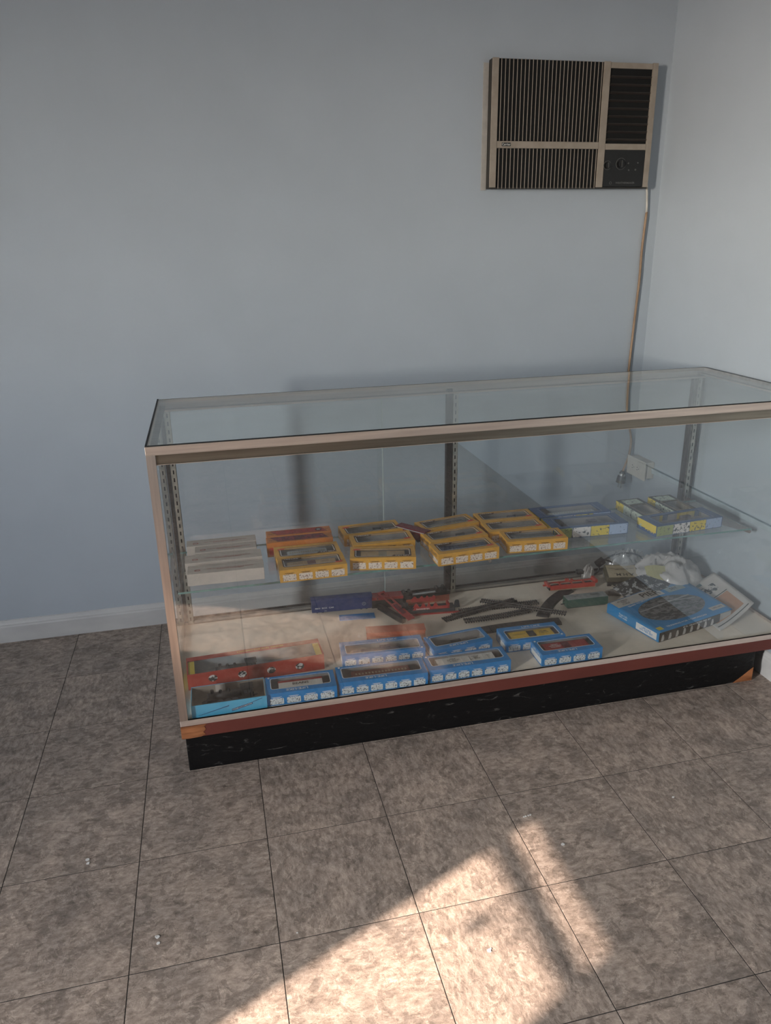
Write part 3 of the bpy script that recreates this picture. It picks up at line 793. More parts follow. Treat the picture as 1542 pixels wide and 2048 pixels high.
def yellow_box(label, x, y, r, flip, L=0.193, D=0.088, H=0.038, z=SZ):
    root = corner_root('model_train_box', label, 'toy box', x, y, r, L, D, z, 'yellow model train boxes on the glass shelf')
    d = Matrix.Rotation(math.pi, 4, 'Z') if flip else Matrix.Identity(4)
    wx, wy0, wy1 = L / 2 - 0.018, -D / 2 + 0.024, D / 2 - 0.014
    lp = rrect(-wx, wx, wy0, wy1, 0.005)
    c = carton(L, D, H, lp, 4).build('carton', 'yel', root, d)
    tray(L, D, H, 'card', root)
    strip(rrect(-wx - 0.0055, wx + 0.0055, wy0 - 0.0055, wy1 + 0.0055, 0.009), rrect(-wx - 0.0018, wx + 0.0018, wy0 - 0.0018, wy1 + 0.0018, 0.006), H + 0.0002).build('window_border', 'yelbrown', root, d)
    strip(rrect(-wx - 0.0018, wx + 0.0018, wy0 - 0.0018, wy1 + 0.0018, 0.006), lp, H + 0.00025).build('window_outline', 'white', root, d)
    MB().prism([(-wx - 0.005, wy1 - 0.006), (-wx + 0.046, wy1 - 0.006), (-wx + 0.054, wy1 + 0.005), (-wx - 0.005, wy1 + 0.005)], H - 0.0008, H + 0.0004).build('logo_tab', 'yelbrown', root, d)
    text('LIFE-LIKE', 0.0088, 'white', root, d @ on_top(-wx + 0.0225, wy1 - 0.0008, H + 0.0006), wide=1.15)
    MB().box(-wx - 0.001, wx + 0.001, wy0 - 0.001, wy1 + 0.001, H - 0.0010, H - 0.0010).build('window_film', 'film', root, d)
    # red ribbon logo
    q = [(wx - 0.016, wy0 - 0.006), (wx - 0.004, wy0 - 0.007), (wx + 0.010, wy0 - 0.004), (wx + 0.006, wy0 + 0.001), (wx + 0.011, wy0 + 0.006), (wx - 0.002, wy0 + 0.003), (wx - 0.013, wy0 + 0.002), (wx - 0.010, wy0 - 0.002)]
    MB().prism(q, H + 0.0003, H + 0.0007).build('red_logo', 'redlogo', root, d)
    panels(root, 4, L, D, H, 'sk_y', -L / 2 + 0.004, L / 2 - 0.004, 0.004, 0.0235, 0.0006, capmat='yelbrown')
    text('LIFE-LIKE', 0.0125, 'yelbrown', root, on_left(-L / 2 - 0.0004, 0, H * 0.72), wide=1.1)
    MB().box(-L / 2 - 0.0004, -L / 2, -D * 0.42, D * 0.42, 0.004, H * 0.46).build('end_label', 'sk_y', root)
    return root

def blue_box(label, x, y, r, flip, L=0.193, D=0.086, H=0.038, n_=4, z=ZD, sunk=False):
    root = corner_root('model_train_box', label, 'toy box', x, y, r, L, D, z, 'blue model train boxes on the case floor')
    d = Matrix.Rotation(math.pi, 4, 'Z') if flip else Matrix.Identity(4)
    wx, wy0, wy1 = L / 2 - 0.015, -D / 2 + 0.011, D / 2 - 0.022
    lp = rrect(-wx, wx, wy0, wy1, 0.006)
    carton(L, D, H, lp, 4).build('carton', 'blu', root, d)
    tray(L, D, H, 'card', root)
    strip(rrect(-wx - 0.002, wx + 0.002, wy0 - 0.002, wy1 + 0.002, 0.008), lp, H + 0.00025).build('window_outline', 'white', root, d)
    MB().box(-wx - 0.001, wx + 0.001, wy0 - 0.001, wy1 + 0.001, H - 0.0010, H - 0.0010).build('window_film', 'film', root, d)
    text('LIFE-LIKE', 0.0125, 'white', root, d @ on_top(0.012 if L < 0.22 else 0.02, D / 2 - 0.0115, H + 0.0004), wide=1.25)
    ring = [(L / 2 - 0.010 + 0.0032 * math.cos(a * math.pi / 6), -D / 2 + 0.006 + 0.0032 * math.sin(a * math.pi / 6)) for a in range(12)]
    MB().prism(ring, H + 0.0001, H + 0.0004).build('round_mark', 'white', root, d)
    panels(root, n_, L, D, H, 'sk_b', -L / 2 + 0.004, L / 2 - 0.004, 0.003, 0.0215, 0.0028, capmat='white')
    text('LIFE-LIKE', 0.0135, 'white', root, on_left(-L / 2 - 0.0004, 0, H * 0.72), wide=1.1)
    MB().prism(rrect(-D * 0.42, D * 0.42, 0, H * 0.45, 0.003, 3), 0, 0.0003).build('end_label', 'white', root, on_left(-L / 2, 0, 0.004))
    return root

YB_ = []
YB_.append(yellow_box('yellow train box showing a tan boxcar, front of the leftmost yellow pair', 0.717, -0.478, -0.007, False))
YB_.append(yellow_box('yellow train box with silvery window between the tan boxcar box and orange boxes', 0.716, -0.388, -0.004, True))
YB_.append(yellow_box('yellow train box at the back of the second column, red logo back left', 0.941, -0.262, 0.052, True))
YB_.append(yellow_box('skewed yellow train box in the middle of the second column', 0.953, -0.352, -0.030, False))
YB_.append(yellow_box('yellow train box with tan car turned askew at the shelf front', 0.924, -0.446, -0.205, True))
YB_.append(yellow_box('yellow train box tilted beside the maroon caboose, back of third column', 1.199, -0.295, 0.176, False))
YB_.append(yellow_box('yellow train box with dark flatcar in the middle of the third column', 1.186, -0.394, 0.108, False))
YB_.append(yellow_box('yellow train box with navy car overhanging the shelf front', 1.181, -0.488, 0.053, False))
YB_.append(yellow_box('yellow train box at the back beside the dark blue boxes', 1.394, -0.268, -0.026, False))
YB_.append(yellow_box('yellow train box behind the rightmost front yellow box', 1.388, -0.358, -0.033, False))
YB_.append(yellow_box('rightmost yellow train box at the shelf front with grey car', 1.411, -0.450, -0.085, False))

# models lying in the boxes
M['navy'] = pm('navy_plastic', (0.030, 0.045, 0.10), rough=0.4)
M['grey'] = pm('grey_plastic', (0.16, 0.16, 0.16), rough=0.45)
M['dgrey'] = pm('dark_grey_plastic', (0.045, 0.05, 0.055), rough=0.45)
M['tanp'] = pm('tan_plastic', (0.56, 0.37, 0.18), (0.50, 0.33, 0.16), rough=0.45)
M['silver'] = pm('silver_plastic', (0.42, 0.44, 0.44), rough=0.35)
M['redp'] = pm('red_plastic', (0.42, 0.035, 0.030), rough=0.38)
M['mrn'] = pm('maroon_plastic', (0.16, 0.012, 0.022), rough=0.4)
M['yelp'] = pm('yellow_plastic', (0.88, 0.58, 0.05), rough=0.4)
M['whtp'] = pm('ivory_plastic', (0.86, 0.82, 0.76), rough=0.4)
M['brnp'] = pm('red_brown_plastic', (0.17, 0.045, 0.03), rough=0.4)
M['orap'] = pm('orange_plastic', (0.52, 0.12, 0.055), (0.45, 0.10, 0.045), rough=0.4)
M['grnp'] = pm('green_plastic', (0.022, 0.085, 0.060), (0.018, 0.07, 0.05), rough=0.4)

def packed_car(box, label, kind, mat, Lc, Dc, dx=0.0, dy=0.0, words=None, wmat='white', z0=0.004, Hc=0.029, door=None, roof=None, wsize=0.011):
    t = thing('model_rail_car', label, 'toy train', (box.location.x, box.location.y, box.location.z + z0), box.rotation_euler.z, 'model rail cars in window boxes')
    t.location += Matrix.Rotation(box.rotation_euler.z, 3, 'Z') @ Vector((dx, dy, 0))
    a, b = Lc / 2, Dc / 2
    if kind == 'boxcar':
        mb = MB().box(-a, a, -b, b, 0, Hc)
        for k in range(13):
            xx = -a + Lc * (k + 0.5) / 13
            mb.box(xx - 0.0006, xx + 0.0006, -b * 0.96, b * 0.86, Hc, Hc + 0.0007)
        mb.build('body', mat, t)
        MB().box(-a - 0.001, a + 0.001, b, b + (0.011 if roof else 0.005), 0.001, Hc - 0.001).build('roof', roof or mat, t)
        u = MB().box(-a * 0.9, a * 0.9, -b - 0.004, -b, 0.004, Hc - 0.004)
        for sx in (-0.75, -0.5, 0.5, 0.75):
            u.cyl((a * sx, -b - 0.006, Hc * 0.3), (a * sx, -b - 0.006, Hc * 0.9), 0.005, 10)
        u.build('underframe', 'black', t)
        if door:
            MB().box(-0.012, 0.012, -b * 0.9, b * 0.9, Hc, Hc + 0.0014).build('door', door, t)
    elif kind == 'flat':
        MB().box(-a, a, -b * 0.5, b * 0.2, 0, Hc * 0.7).build('body', mat, t)
        u = MB()
        for sx in (-0.8, -0.6, 0.6, 0.8):
            u.cyl((a * sx, -b * 0.7, 0.002), (a * sx, -b * 0.7, Hc * 0.8), 0.0055, 10)
        u.box(-a * 0.3, a * 0.2, b * 0.2, b * 0.6, 0, Hc * 0.8).build('trucks', 'dgrey', t)
    elif kind == 'coach':
        MB().box(-a, a, -b, b, 0, Hc).build('body', mat, t, bevel=0.003)
        mb = MB()
        for k in range(16):
            xx = -a * 0.9 + Lc * 0.9 * (k + 0.5) / 16
            mb.box(xx - 0.0025, xx + 0.0025, -b * 0.35, b * 0.1, Hc, Hc + 0.0006)
        mb.build('window_row', 'tan', t)
        MB().box(-a * 0.96, a * 0.96, -b - 0.005, -b, 0.002, Hc - 0.002).build('underframe', 'black', t)
    elif kind == 'loco':
        MB().box(-a, a, -b, b * 0.3, 0, Hc * 0.8).build('body', mat, t, bevel=0.002)
        MB().box(a * 0.2, a * 0.62, b * 0.3, b, 0, Hc * 0.9).box(-a * 0.7, -a * 0.45, b * 0.3, b * 0.7, 0.002, Hc * 0.7).build('cab', mat, t)
    if words:
        for (s_, wx_, wy_, ws) in words:
            text(s_, ws, wmat, t, on_top(wx_, wy_, Hc + 0.0022 if kind == 'boxcar' else Hc + 0.0008))
    return t
packed_car(YB_[0], 'tan model boxcar with brown door inside the front left yellow box', 'boxcar', 'tanp', 0.140, 0.034, door='brnp', words=[('PACIFIC', -0.040, 0.002, 0.008), ('LINES', 0.04, 0.002, 0.008)], wmat='brnp')
packed_car(YB_[1], 'silvery model tank wagon inside the second yellow box', 'coach', 'silver', 0.120, 0.030)
packed_car(YB_[2], 'dark grey gondola inside the back yellow box of the second column', 'loco', 'dgrey', 0.120, 0.032)
packed_car(YB_[3], 'dark flatcar inside the skewed yellow box of the second column', 'flat', 'dgrey', 0.140, 0.034)
packed_car(YB_[4], 'tan model hopper inside the askew yellow box', 'boxcar', 'tanp', 0.130, 0.036, door='tan')
packed_car(YB_[5], 'pale grey model car inside the tilted yellow box', 'coach', 'grey', 0.130, 0.034)
packed_car(YB_[6], 'black crane flatcar inside the third column middle yellow box', 'loco', 'dgrey', 0.130, 0.036)
packed_car(YB_[7], 'navy model boxcar with round emblem inside the overhanging yellow box', 'boxcar', 'navy', 0.142, 0.036, door='black', words=[('C', 0.045, 0.0, 0.022)], wmat='tan')
packed_car(YB_[8], 'navy and silver model engine inside the back yellow box near dark blue boxes', 'loco', 'navy', 0.135, 0.034)
packed_car(YB_[9], 'dark model flatcar inside the yellow box behind the rightmost one', 'flat', 'navy', 0.140, 0.036)
packed_car(YB_[10], 'grey model gondola inside the rightmost yellow box', 'boxcar', 'grey', 0.132, 0.030)

# orange boxes with slanted windows
def orange_box(label, x, y, r, mat, star=False):
    L, D, H = 0.203, 0.049, 0.046
    root = corner_root('model_train_box', label, 'toy box', x, y, r, L, D, SZ, 'orange model train boxes')
    MB().box(-L / 2, L / 2, -D / 2, D / 2, 0, H).build('carton', 'ora', root, bevel=0.0008)
    MB().prism([(-L * 0.33, -D * 0.33), (L * 0.43, -D * 0.33), (L * 0.36, D * 0.36), (-L * 0.43, D * 0.36)], H - 0.0001, H + 0.0004).build('slanted_picture', mat, root)
    l1 = [(-L * 0.33, -D * 0.33), (L * 0.43, -D * 0.33), (L * 0.36, D * 0.36), (-L * 0.43, D * 0.36)]
    l2 = [(-L * 0.335, -D * 0.36), (L * 0.44, -D * 0.36), (L * 0.365, D * 0.39), (-L * 0.445, D * 0.39)]
    strip(l2, l1, H + 0.0003).build('picture_outline', 'yelbrown', root)
    text('HO', 0.012, 'yelbrown', root, on_top(-L * 0.42, -D * 0.12, H + 0.0004))
    text('HO', 0.010, 'yelbrown', root, on_top(L * 0.455, D * 0.05, H + 0.0004))
    if star:
        MB().prism([(L * 0.31 + 0.0105 * math.cos(a * math.pi / 9), 0.001 + 0.0105 * math.sin(a * math.pi / 9)) for a in range(18)], H + 0.0003, H + 0.0007).build('emblem', 'black', root)
        pts_ = [(L * 0.31 + (0.0085 if k % 2 == 0 else 0.0035) * math.sin(k * math.pi / 5), 0.001 + (0.0085 if k % 2 == 0 else 0.0035) * math.cos(k * math.pi / 5)) for k in range(10)]
        MB().prism(pts_, H + 0.0007, H + 0.0010).build('star', 'silver', root)
    MB().box(-L / 2 + 0.006, -L / 2 + 0.024, -D / 2 - 0.0004, -D / 2, 0.006, 0.030).build('end_print', 'redlogo', root)
orange_box('orange train box with maroon slanted picture behind the yellow pair', 0.699, -0.283, -0.006, 'mar')
orange_box('orange train box with red slanted picture and star emblem, backmost', 0.703, -0.229, -0.010, 'redprint', True)

# white cartons
def white_box(label, x, y, r, L, D, H=0.036):
    root = corner_root('model_kit_box', label, 'toy box', x, y, r, L, D, SZ, 'white model kit boxes')
    MB().box(-L / 2, L / 2, -D / 2, D / 2, 0, H).build('carton', 'wcard', root, bevel=0.0010)
    MB().box(-L / 2 + 0.002, L / 2 - 0.001, D / 2 - 0.0105, D / 2 - 0.0098, H, H + 0.0003).build('lid_seam', 'cardb', root)
    ov = lambda k: [(-L * 0.37 + k * 0.0085 * math.cos(a * math.pi / 10), -D * 0.12 + k * 0.0062 * math.sin(a * math.pi / 10)) for a in range(20)]
    strip(ov(1.0), ov(0.72), H + 0.0004).build('oval_logo', 'redink', root)
    text('HO', 0.007, 'redink', root, on_top(-L * 0.37, -D * 0.12, H + 0.0005), wide=1.3)
    text("THE WORLD'S FINEST HO SCALE MODEL\nRAILROAD EQUIPMENT", 0.0064, 'redink', root, on_top(L * 0.06, -D * 0.10, H + 0.0005), wide=1.12)
    return root
white_box('white model kit box nearest the shelf front, tan front face showing', 0.463, -0.432, -0.030, 0.214, 0.060)
white_box('wide white model kit box second from the shelf front', 0.456, -0.352, -0.006, 0.222, 0.062)
white_box('short white model kit box third from the front with dark open ends', 0.484, -0.277, 0.0, 0.183, 0.050)
white_box('backmost white model kit box beside the left standards', 0.459, -0.219, 0.0, 0.211, 0.050)

# maroon caboose standing loose between yellow boxes
t = thing('model_caboose', 'loose maroon model caboose lying between two yellow boxes', 'toy train', (1.165, -0.262, SZ), R(-52))
MB().box(-0.055, 0.055, -0.017, 0.017, 0.010, 0.038).build('body', 'mrn', t, bevel=0.001)
MB().prism([(-0.019, 0.038), (0.019, 0.038), (0.014, 0.042), (-0.014, 0.042)], -0.057, 0.057, Matrix(((0, 0, 1, 0), (1, 0, 0, 0), (0, 1, 0, 0), (0, 0, 0, 1)))).build('roof', 'mrn', t)
MB().box(-0.056, 0.056, -0.0195, -0.0165, 0.0375, 0.0395).build('roof_edge', 'silver', t)
MB().box(-0.050, 0.050, -0.010, 0.010, 0.005, 0.010).build('underframe', 'black', t)
ub = MB()
for sx in (-0.042, -0.026, 0.026, 0.042):
    ub.cyl((sx, -0.011, 0.006), (sx, 0.011, 0.006), 0.006, 10)
ub.build('wheels', 'black', t)

# dark blue boxes
def ahm_box(label, x, y, r, L=0.258, D=0.098, H=0.037):
    root = corner_root('model_kit_box', label, 'toy box', x, y, r, L, D, SZ, 'dark blue model kit boxes')
    wx, wy0, wy1 = L / 2 - 0.034, -D / 2 + 0.014, D / 2 - 0.016
    lp = rrect(-wx, wx, wy0, wy1, 0.003)
    carton(L, D, H, lp, 4).build('carton', 'ahmblue', root)
    tray(L, D, H, 'card', root)
    strip(rrect(-wx - 0.006, wx + 0.006, wy0 - 0.004, wy1 + 0.004, 0.003), rrect(-wx - 0.005, wx + 0.005, wy0 - 0.0032, wy1 + 0.0032, 0.003), H + 0.0002).build('window_outline', 'silver', root)
    MB().box(-wx - 0.001, wx + 0.001, wy0 - 0.001, wy1 + 0.001, H - 0.0010, H - 0.0010).build('window_film', 'film', root)
    for k, mm in enumerate(('p_green', 'p_white', 'p_yel', 'p_blue')):
        x0 = -L / 2 + 0.002 + (L - 0.004) * k / 4
        MB().box(x0 + 0.0008, x0 + (L - 0.004) / 4 - 0.0008, -D / 2 - 0.0004, -D / 2, 0.0015, H - 0.0025).build('picture_panel', mm, root)
        if k < 4 and k != 3:
            text('A.H.M.', 0.004, 'black', root, on_front(x0 + (L - 0.004) / 8 + 0.014, -D / 2 - 0.0006, H * 0.62))
    MB().add([(-L / 2 - 0.0004, D / 2 - 0.001, 0.012), (-L / 2 - 0.0004, -D / 2 + 0.001, 0.012), (-L / 2 - 0.0004, -D / 2 + 0.001, H - 0.001), (-L / 2 - 0.0004, D / 2 - 0.001, H - 0.001)], [(0, 1, 2, 3)]).build('end_label', 'ahmyel', root)
    text('AHM', 0.017, 'ahmyel', root, on_left(-L / 2 - 0.0006, -D * 0.18, 0.0125), wide=1.25)
    text('C', 0.015, 'lblu', root, on_left(-L / 2 - 0.0006, D * 0.30, 0.0125))
    return root
a1 = ahm_box('dark blue model box with silver engine, behind the other dark blue box', 1.594, -0.278, -0.010)
a2 = ahm_box('dark blue model box with brown locomotive, green panel hidden by yellow box', 1.592, -0.384, -0.045)
a3 = ahm_box('dark blue model box at the far right end of the shelf', 1.916, -0.452, 0.092)
packed_car(a1, 'silver and grey model rail set inside the rear dark blue box', 'coach', 'silver', 0.165, 0.022, dy=-0.012)
packed_car(a2, 'purple brown steam engine inside the front dark blue box', 'loco', pm('plum_plastic', (0.06, 0.045, 0.05), rough=0.4), 0.155, 0.05, dy=0.0)
packed_car(a3, 'weathered brown model engine inside the right dark blue box', 'loco', pm('rust_plastic', (0.14, 0.085, 0.06), (0.06, 0.045, 0.04), scale=60, rough=0.5), 0.165, 0.045)

# upright-lying narrow boxes
def narrow_box(label, x, y, r, L=0.088, D=0.193, H=0.032):
    root = corner_root('figure_kit_box', label, 'toy box', x, y, r, L, D, SZ, 'narrow yellow and green kit boxes')
    wx, wy0, wy1 = L / 2 - 0.013, -D / 2 + 0.014, D / 2 - 0.062
    lp = rrect(-wx, wx, wy0, wy1, 0.002)
    carton(L, D, H, lp, 4).build('carton', 'brnblk', root)
    tray(L, D, H, 'tan', root)
    strip(rrect(-wx - 0.003, wx + 0.003, wy0 - 0.003, wy1 + 0.003, 0.003), lp, H + 0.0002).build('window_outline', 'tan', root)
    MB().box(-wx - 0.001, wx + 0.001, wy0 - 0.001, wy1 + 0.001, H - 0.0010, H - 0.0010).build('window_film', 'film', root)
    MB().box(-wx, wx, wy1 + 0.010, D / 2 - 0.008, H, H + 0.0004).build('top_picture', 'p_mint', root)
    text('A.H.M.', 0.012, 'silver', root, on_top(0, wy1 + 0.034, H + 0.0006))
    MB().prism([(0.02 * math.cos(a * math.pi / 10) - 0.012, wy0 - 0.001 + 0.0075 * math.sin(a * math.pi / 10)) for a in range(20)], H + 0.0003, H + 0.0007).build('oval_label', 'tan', root)
    MB().box(-L / 2 - 0.0004, -L / 2, D * 0.22, D / 2 - 0.001, 0.001, H - 0.001).build('side_label', 'p_yel', root)
    MB().box(-L / 2 - 0.0004, -L / 2, -D / 2 + 0.001, D * 0.22, 0.001, H - 0.001).build('side_label', 'p_mint', root)
    MB().box(-L / 2 + 0.002, L * 0.28, -D / 2 - 0.0004, -D / 2, 0.001, H - 0.001).build('end_label', 'ahmyel', root)
    MB().box(L * 0.29, L / 2 - 0.001, -D / 2 - 0.0004, -D / 2, 0.001, H - 0.001).build('end_label', 'ahmblue', root)
    return root
narrow_box('narrow yellow sided kit box lengthwise beside the dark blue pair', 1.936, -0.350, 0.030, D=0.175)
narrow_box('narrow yellow sided kit box lengthwise next to the right post', 2.060, -0.342, 0.010, D=0.172)

# ------------------------------------------------------------------ lower deck: boxes
b1 = blue_box('blue train box with a red and white BEANS boxcar', 0.646, -0.648, -0.030, True)
b2 = blue_box('long blue train box with red brown passenger car at the front', 0.846, -0.646, -0.040, True, L=0.254, D=0.084, H=0.040, n_=6)
b3 = blue_box('long blue train box behind the passenger car box', 0.881, -0.503, -0.060, False, L=0.252, D=0.082, H=0.038, n_=6)
b4 = blue_box('long blue train box holding a white soup advertising car', 1.106, -0.650, -0.008, True, L=0.246, D=0.080, H=0.040, n_=6)
b5 = blue_box('blue train box with dark flatcar behind the white soup car box', 1.152, -0.543, 0.102, True)
b6 = blue_box('blue train box with a yellow boxcar, nearest the loose track', 1.379, -0.549, -0.021, False)
b7 = blue_box('blue train box with a red boxcar at the front right of the row', 1.451, -0.650, -0.012, True)
packed_car(b1, 'white BEANS boxcar with red roof inside a blue box', 'boxcar', 'whtp', 0.122, 0.028, dy=0.000, roof='redp', words=[('BEANS', 0, 0, 0.0155)], wmat='brnblk')
packed_car(b2, 'red brown passenger coach with tan window band inside the long blue box', 'coach', 'brnp', 0.170, 0.036, dy=0.006)
packed_car(b3, 'dark grey blue wagon inside the long blue box at the back', 'loco', 'navy', 0.150, 0.032, dx=-0.02)
packed_car(b4, 'white soup advertising car inside the long blue box', 'boxcar', 'whtp', 0.175, 0.036, dy=0.006, words=[('SOUP\nTO GOOD\nFOOD', -0.038, 0.001, 0.008), ('LITTLE\nKIDS\nCHOICE', 0.030, 0.001, 0.007), ('NY\nC', 0.068, 0.001, 0.007)], wmat='brnblk', door='whtp')
packed_car(b5, 'black flatcar inside the blue box behind the soup car', 'flat', 'dgrey', 0.135, 0.040, dy=0.004)
packed_car(b6, 'yellow boxcar with dark door inside a blue box', 'boxcar', 'yelp', 0.140, 0.036, dy=-0.004, door='brnblk', words=[('CONTINENTAL', -0.040, 0, 0.006), ('HOME\nCIRCUS', 0.040, 0, 0.009)], wmat='brnblk')
packed_car(b7, 'red boxcar with white lettering inside a blue box', 'boxcar', 'redp', 0.140, 0.036, dy=0.004, door='mrn', words=[('GREAT\nNORTHERN\nRAILWAY', -0.035, 0, 0.0075)])
rb = Matrix.Translation((0, 0, 0))
lg = MB().box(-0.062, -0.046, -0.010, 0.012, 0.0265, 0.0272).build('red_can_label', 'redlogo', [o for o in col.objects if o.get('label', '').startswith('white soup')][0])

# red long box with window, engine inside
L, D, H = 0.392, 0.098, 0.049
rbx = corner_root('locomotive_box', 'long red locomotive box with yellow ends and round pictures', 'toy box', 0.436, -0.512, 0.040, L, D, ZD)
lp = rrect(-L / 2 + 0.004, L / 2 - 0.004, -D / 2 + 0.003, D / 2 - 0.020, 0.001)
carton(L, D, H, lp, 4).build('carton', 'red', rbx)
tray(L, D, H, 'silver', rbx)
for sx in (-1, 1):
    xa, xb = sorted((sx * (L / 2 - 0.0025), sx * (L / 2 - 0.022)))
    MB().box(xa, xb, -D / 2 + 0.003, D / 2 - 0.022, H - 0.004, H - 0.002).build('end_insert', 'ahmyel', rbx)
MB().box(-L / 2 - 0.0004, -L / 2, -D / 2 + 0.006, D / 2 - 0.002, 0.002, H - 0.001).build('end_label', 'ahmyel', rbx)
MB().box(-L / 2 + 0.004, L / 2 - 0.004, -D / 2 + 0.004, D / 2 - 0.021, H - 0.0015, H - 0.0015).build('window_film', 'film', rbx)
text('LOCOMOTIVE AND TENDER', 0.009, 'ahmyel', rbx, on_top(0.02, D / 2 - 0.010, H + 0.0004), wide=1.2)
for k in range(4):
    cx = -L / 2 + 0.070 + 0.083 * k
    ml = MB().prism([(0.0125 * math.cos(a * math.pi / 12), 0.0105 * math.sin(a * math.pi / 12)) for a in range(24)], 0, 0.0004).build('round_picture', 'medal', rbx, on_front(cx, -D / 2, 0.026 - 0.002 * k + 0.002))
def steam_engine(name, label, loc, rz, s_=1.0):
    e = thing(name, label, 'toy train', loc, rz)
    k = s_
    MB().cyl((-0.060 * k, 0, 0.024 * k), (0.028 * k, 0, 0.024 * k), 0.0105 * k, 16).build('boiler', 'black', e, smooth=True)
    MB().cyl((-0.064 * k, 0, 0.024 * k), (-0.060 * k, 0, 0.024 * k), 0.0085 * k, 16).build('smokebox_front', 'dgrey', e)
    MB().box(0.028 * k, 0.058 * k, -0.014 * k, 0.014 * k, 0.012 * k, 0.040 * k).box(0.025 * k, 0.061 * k, -0.0155 * k, 0.0155 * k, 0.040 * k, 0.042 * k).build('cab', 'black', e)
    MB().box(0.034 * k, 0.043 * k, -0.0145 * k, -0.0138 * k, 0.027 * k, 0.036 * k).box(0.046 * k, 0.053 * k, -0.0145 * k, -0.0138 * k, 0.027 * k, 0.036 * k).build('cab_window', 'dgrey', e)
    MB().cyl((-0.050 * k, 0, 0.033 * k), (-0.050 * k, 0, 0.043 * k), 0.0042 * k, 12, 0.0050 * k).build('smokestack', 'black', e)
    MB().cyl((-0.028 * k, 0, 0.033 * k), (-0.028 * k, 0, 0.0395 * k), 0.0055 * k, 12, 0.004 * k).build('steam_dome', 'black', e)
    MB().cyl((-0.006 * k, 0, 0.033 * k), (-0.006 * k, 0, 0.039 * k), 0.0055 * k, 12, 0.004 * k).build('sand_dome', 'black', e)
    MB().box(-0.066 * k, 0.062 * k, -0.0105 * k, 0.0105 * k, 0.0095 * k, 0.0125 * k).build('frame_plate', 'black', e)
    for sy in (-1, 1):
        for xx in (-0.030, -0.010, 0.010):
            MB().cyl((xx * k, sy * 0.0085 * k, 0.0085 * k), (xx * k, sy * 0.0108 * k, 0.0085 * k), 0.0085 * k, 16).build('drive_wheel', 'dgrey', e)
        MB().box(-0.034 * k, 0.014 * k, sy * 0.0120 * k - 0.0008 * k, sy * 0.0120 * k + 0.0008 * k, 0.0065 * k, 0.0085 * k).build('side_rod', 'chrome', e)
        MB().cyl((-0.056 * k, sy * 0.011 * k, 0.010 * k), (-0.040 * k, sy * 0.011 * k, 0.010 * k), 0.0048 * k, 12).build('cylinder', 'black', e)
    MB().prism([(-0.012 * k, 0.0), (0.012 * k, 0.0), (0.003 * k, -0.014 * k), (-0.003 * k, -0.014 * k)], 0.002 * k, 0.009 * k, Matrix.Translation((-0.066 * k, 0, 0)) @ Matrix.Rotation(R(-90), 4, 'Z')).build('pilot', 'black', e)
    MB().tube([(0.061 * k, 0, 0.010 * k), (0.068 * k, 0, 0.010 * k), (0.071 * k, 0.002, 0.010 * k)], 0.0014 * k, 6).build('coupler', 'black', e)
    return e
steam_engine('steam_locomotive', 'small black engine inside the long red box', (0.575, -0.462, ZD + 0.0025), 0.040, 0.95)

# sky blue open tray with black steam engine
L, D, H = 0.199, 0.094, 0.040
lb = corner_root('open_tray_box', 'open sky blue tray box at the front left corner of the case', 'toy box', 0.447, -0.656, 0.0, L, D, ZD)
tk = 0.0016
mb = MB()
mb.box(-L / 2, L / 2, -D / 2, -D / 2 + tk, 0, H); mb.box(-L / 2, L / 2, D / 2 - tk, D / 2, 0, H)
mb.box(-L / 2, -L / 2 + tk, -D / 2 + tk, D / 2 - tk, 0, H); mb.box(L / 2 - tk, L / 2, -D / 2 + tk, D / 2 - tk, 0, H); mb.box(-L / 2, L / 2, -D / 2, D / 2, 0, tk)
mb.build('carton', 'lblu', lb)
mb = MB()
i_ = tk + 0.0006
mb.box(-L / 2 + tk, L / 2 - tk, -D / 2 + tk, -D / 2 + i_ + 0.0006, tk, H - 0.0006); mb.box(-L / 2 + tk, L / 2 - tk, D / 2 - i_ - 0.0006, D / 2 - tk, tk, H - 0.0006)
mb.box(-L / 2 + tk, -L / 2 + i_ + 0.0006, -D / 2 + i_, D / 2 - i_, tk, H - 0.0006); mb.box(L / 2 - i_ - 0.0006, L / 2 - tk, -D / 2 + i_, D / 2 - i_, tk, H - 0.0006); mb.box(-L / 2 + tk, L / 2 - tk, -D / 2 + tk, D / 2 - tk, tk, tk + 0.0012)
mb.build('card_liner', 'cardb', lb)
MB().box(-0.035, -0.008, D / 2 - 0.0036, D / 2 - 0.0028, 0.012, H - 0.001).build('foam_pad', 'wcard', lb)
M['navyink'] = pm('navy_ink', (0.02, 0.06, 0.18), rough=0.45)
fb = basis((0, -D / 2, 0.018), (1, 0, 0), (0, 0, 1))
dg = fb @ Matrix.Rotation(R(13), 4, 'Z')
MB().prism([(-0.078, 0.008), (0.004, 0.0125), (0.006, 0.0155), (0.002, 0.0148), (-0.078, 0.0088)], 0, 0.0004, fb @ Matrix.Translation((-0.004, -0.006, 0)) @ Matrix.Rotation(R(9), 4, 'Z')).build('slanted_stripe', 'navyink', lb)
MB().prism([(0.0, -0.0035), (0.058, -0.0025), (0.058, 0.0035), (0.001, 0.0035)], 0, 0.0004, dg @ Matrix.Translation((0.003, -0.008, 0))).build('slanted_banner', 'navyink', lb)
text('STEAM LOCOMOTIVE', 0.0056, 'white', lb, dg @ Matrix.Translation((0.032, -0.0078, 0.0006)), wide=1.0)
MB().prism([(0.058, 0.003), (0.086, 0.0045), (0.086, 0.006), (0.058, 0.0042)], 0, 0.0004, dg @ Matrix.Translation((0.003, -0.008, 0))).build('slanted_stripe', 'navyink', lb)
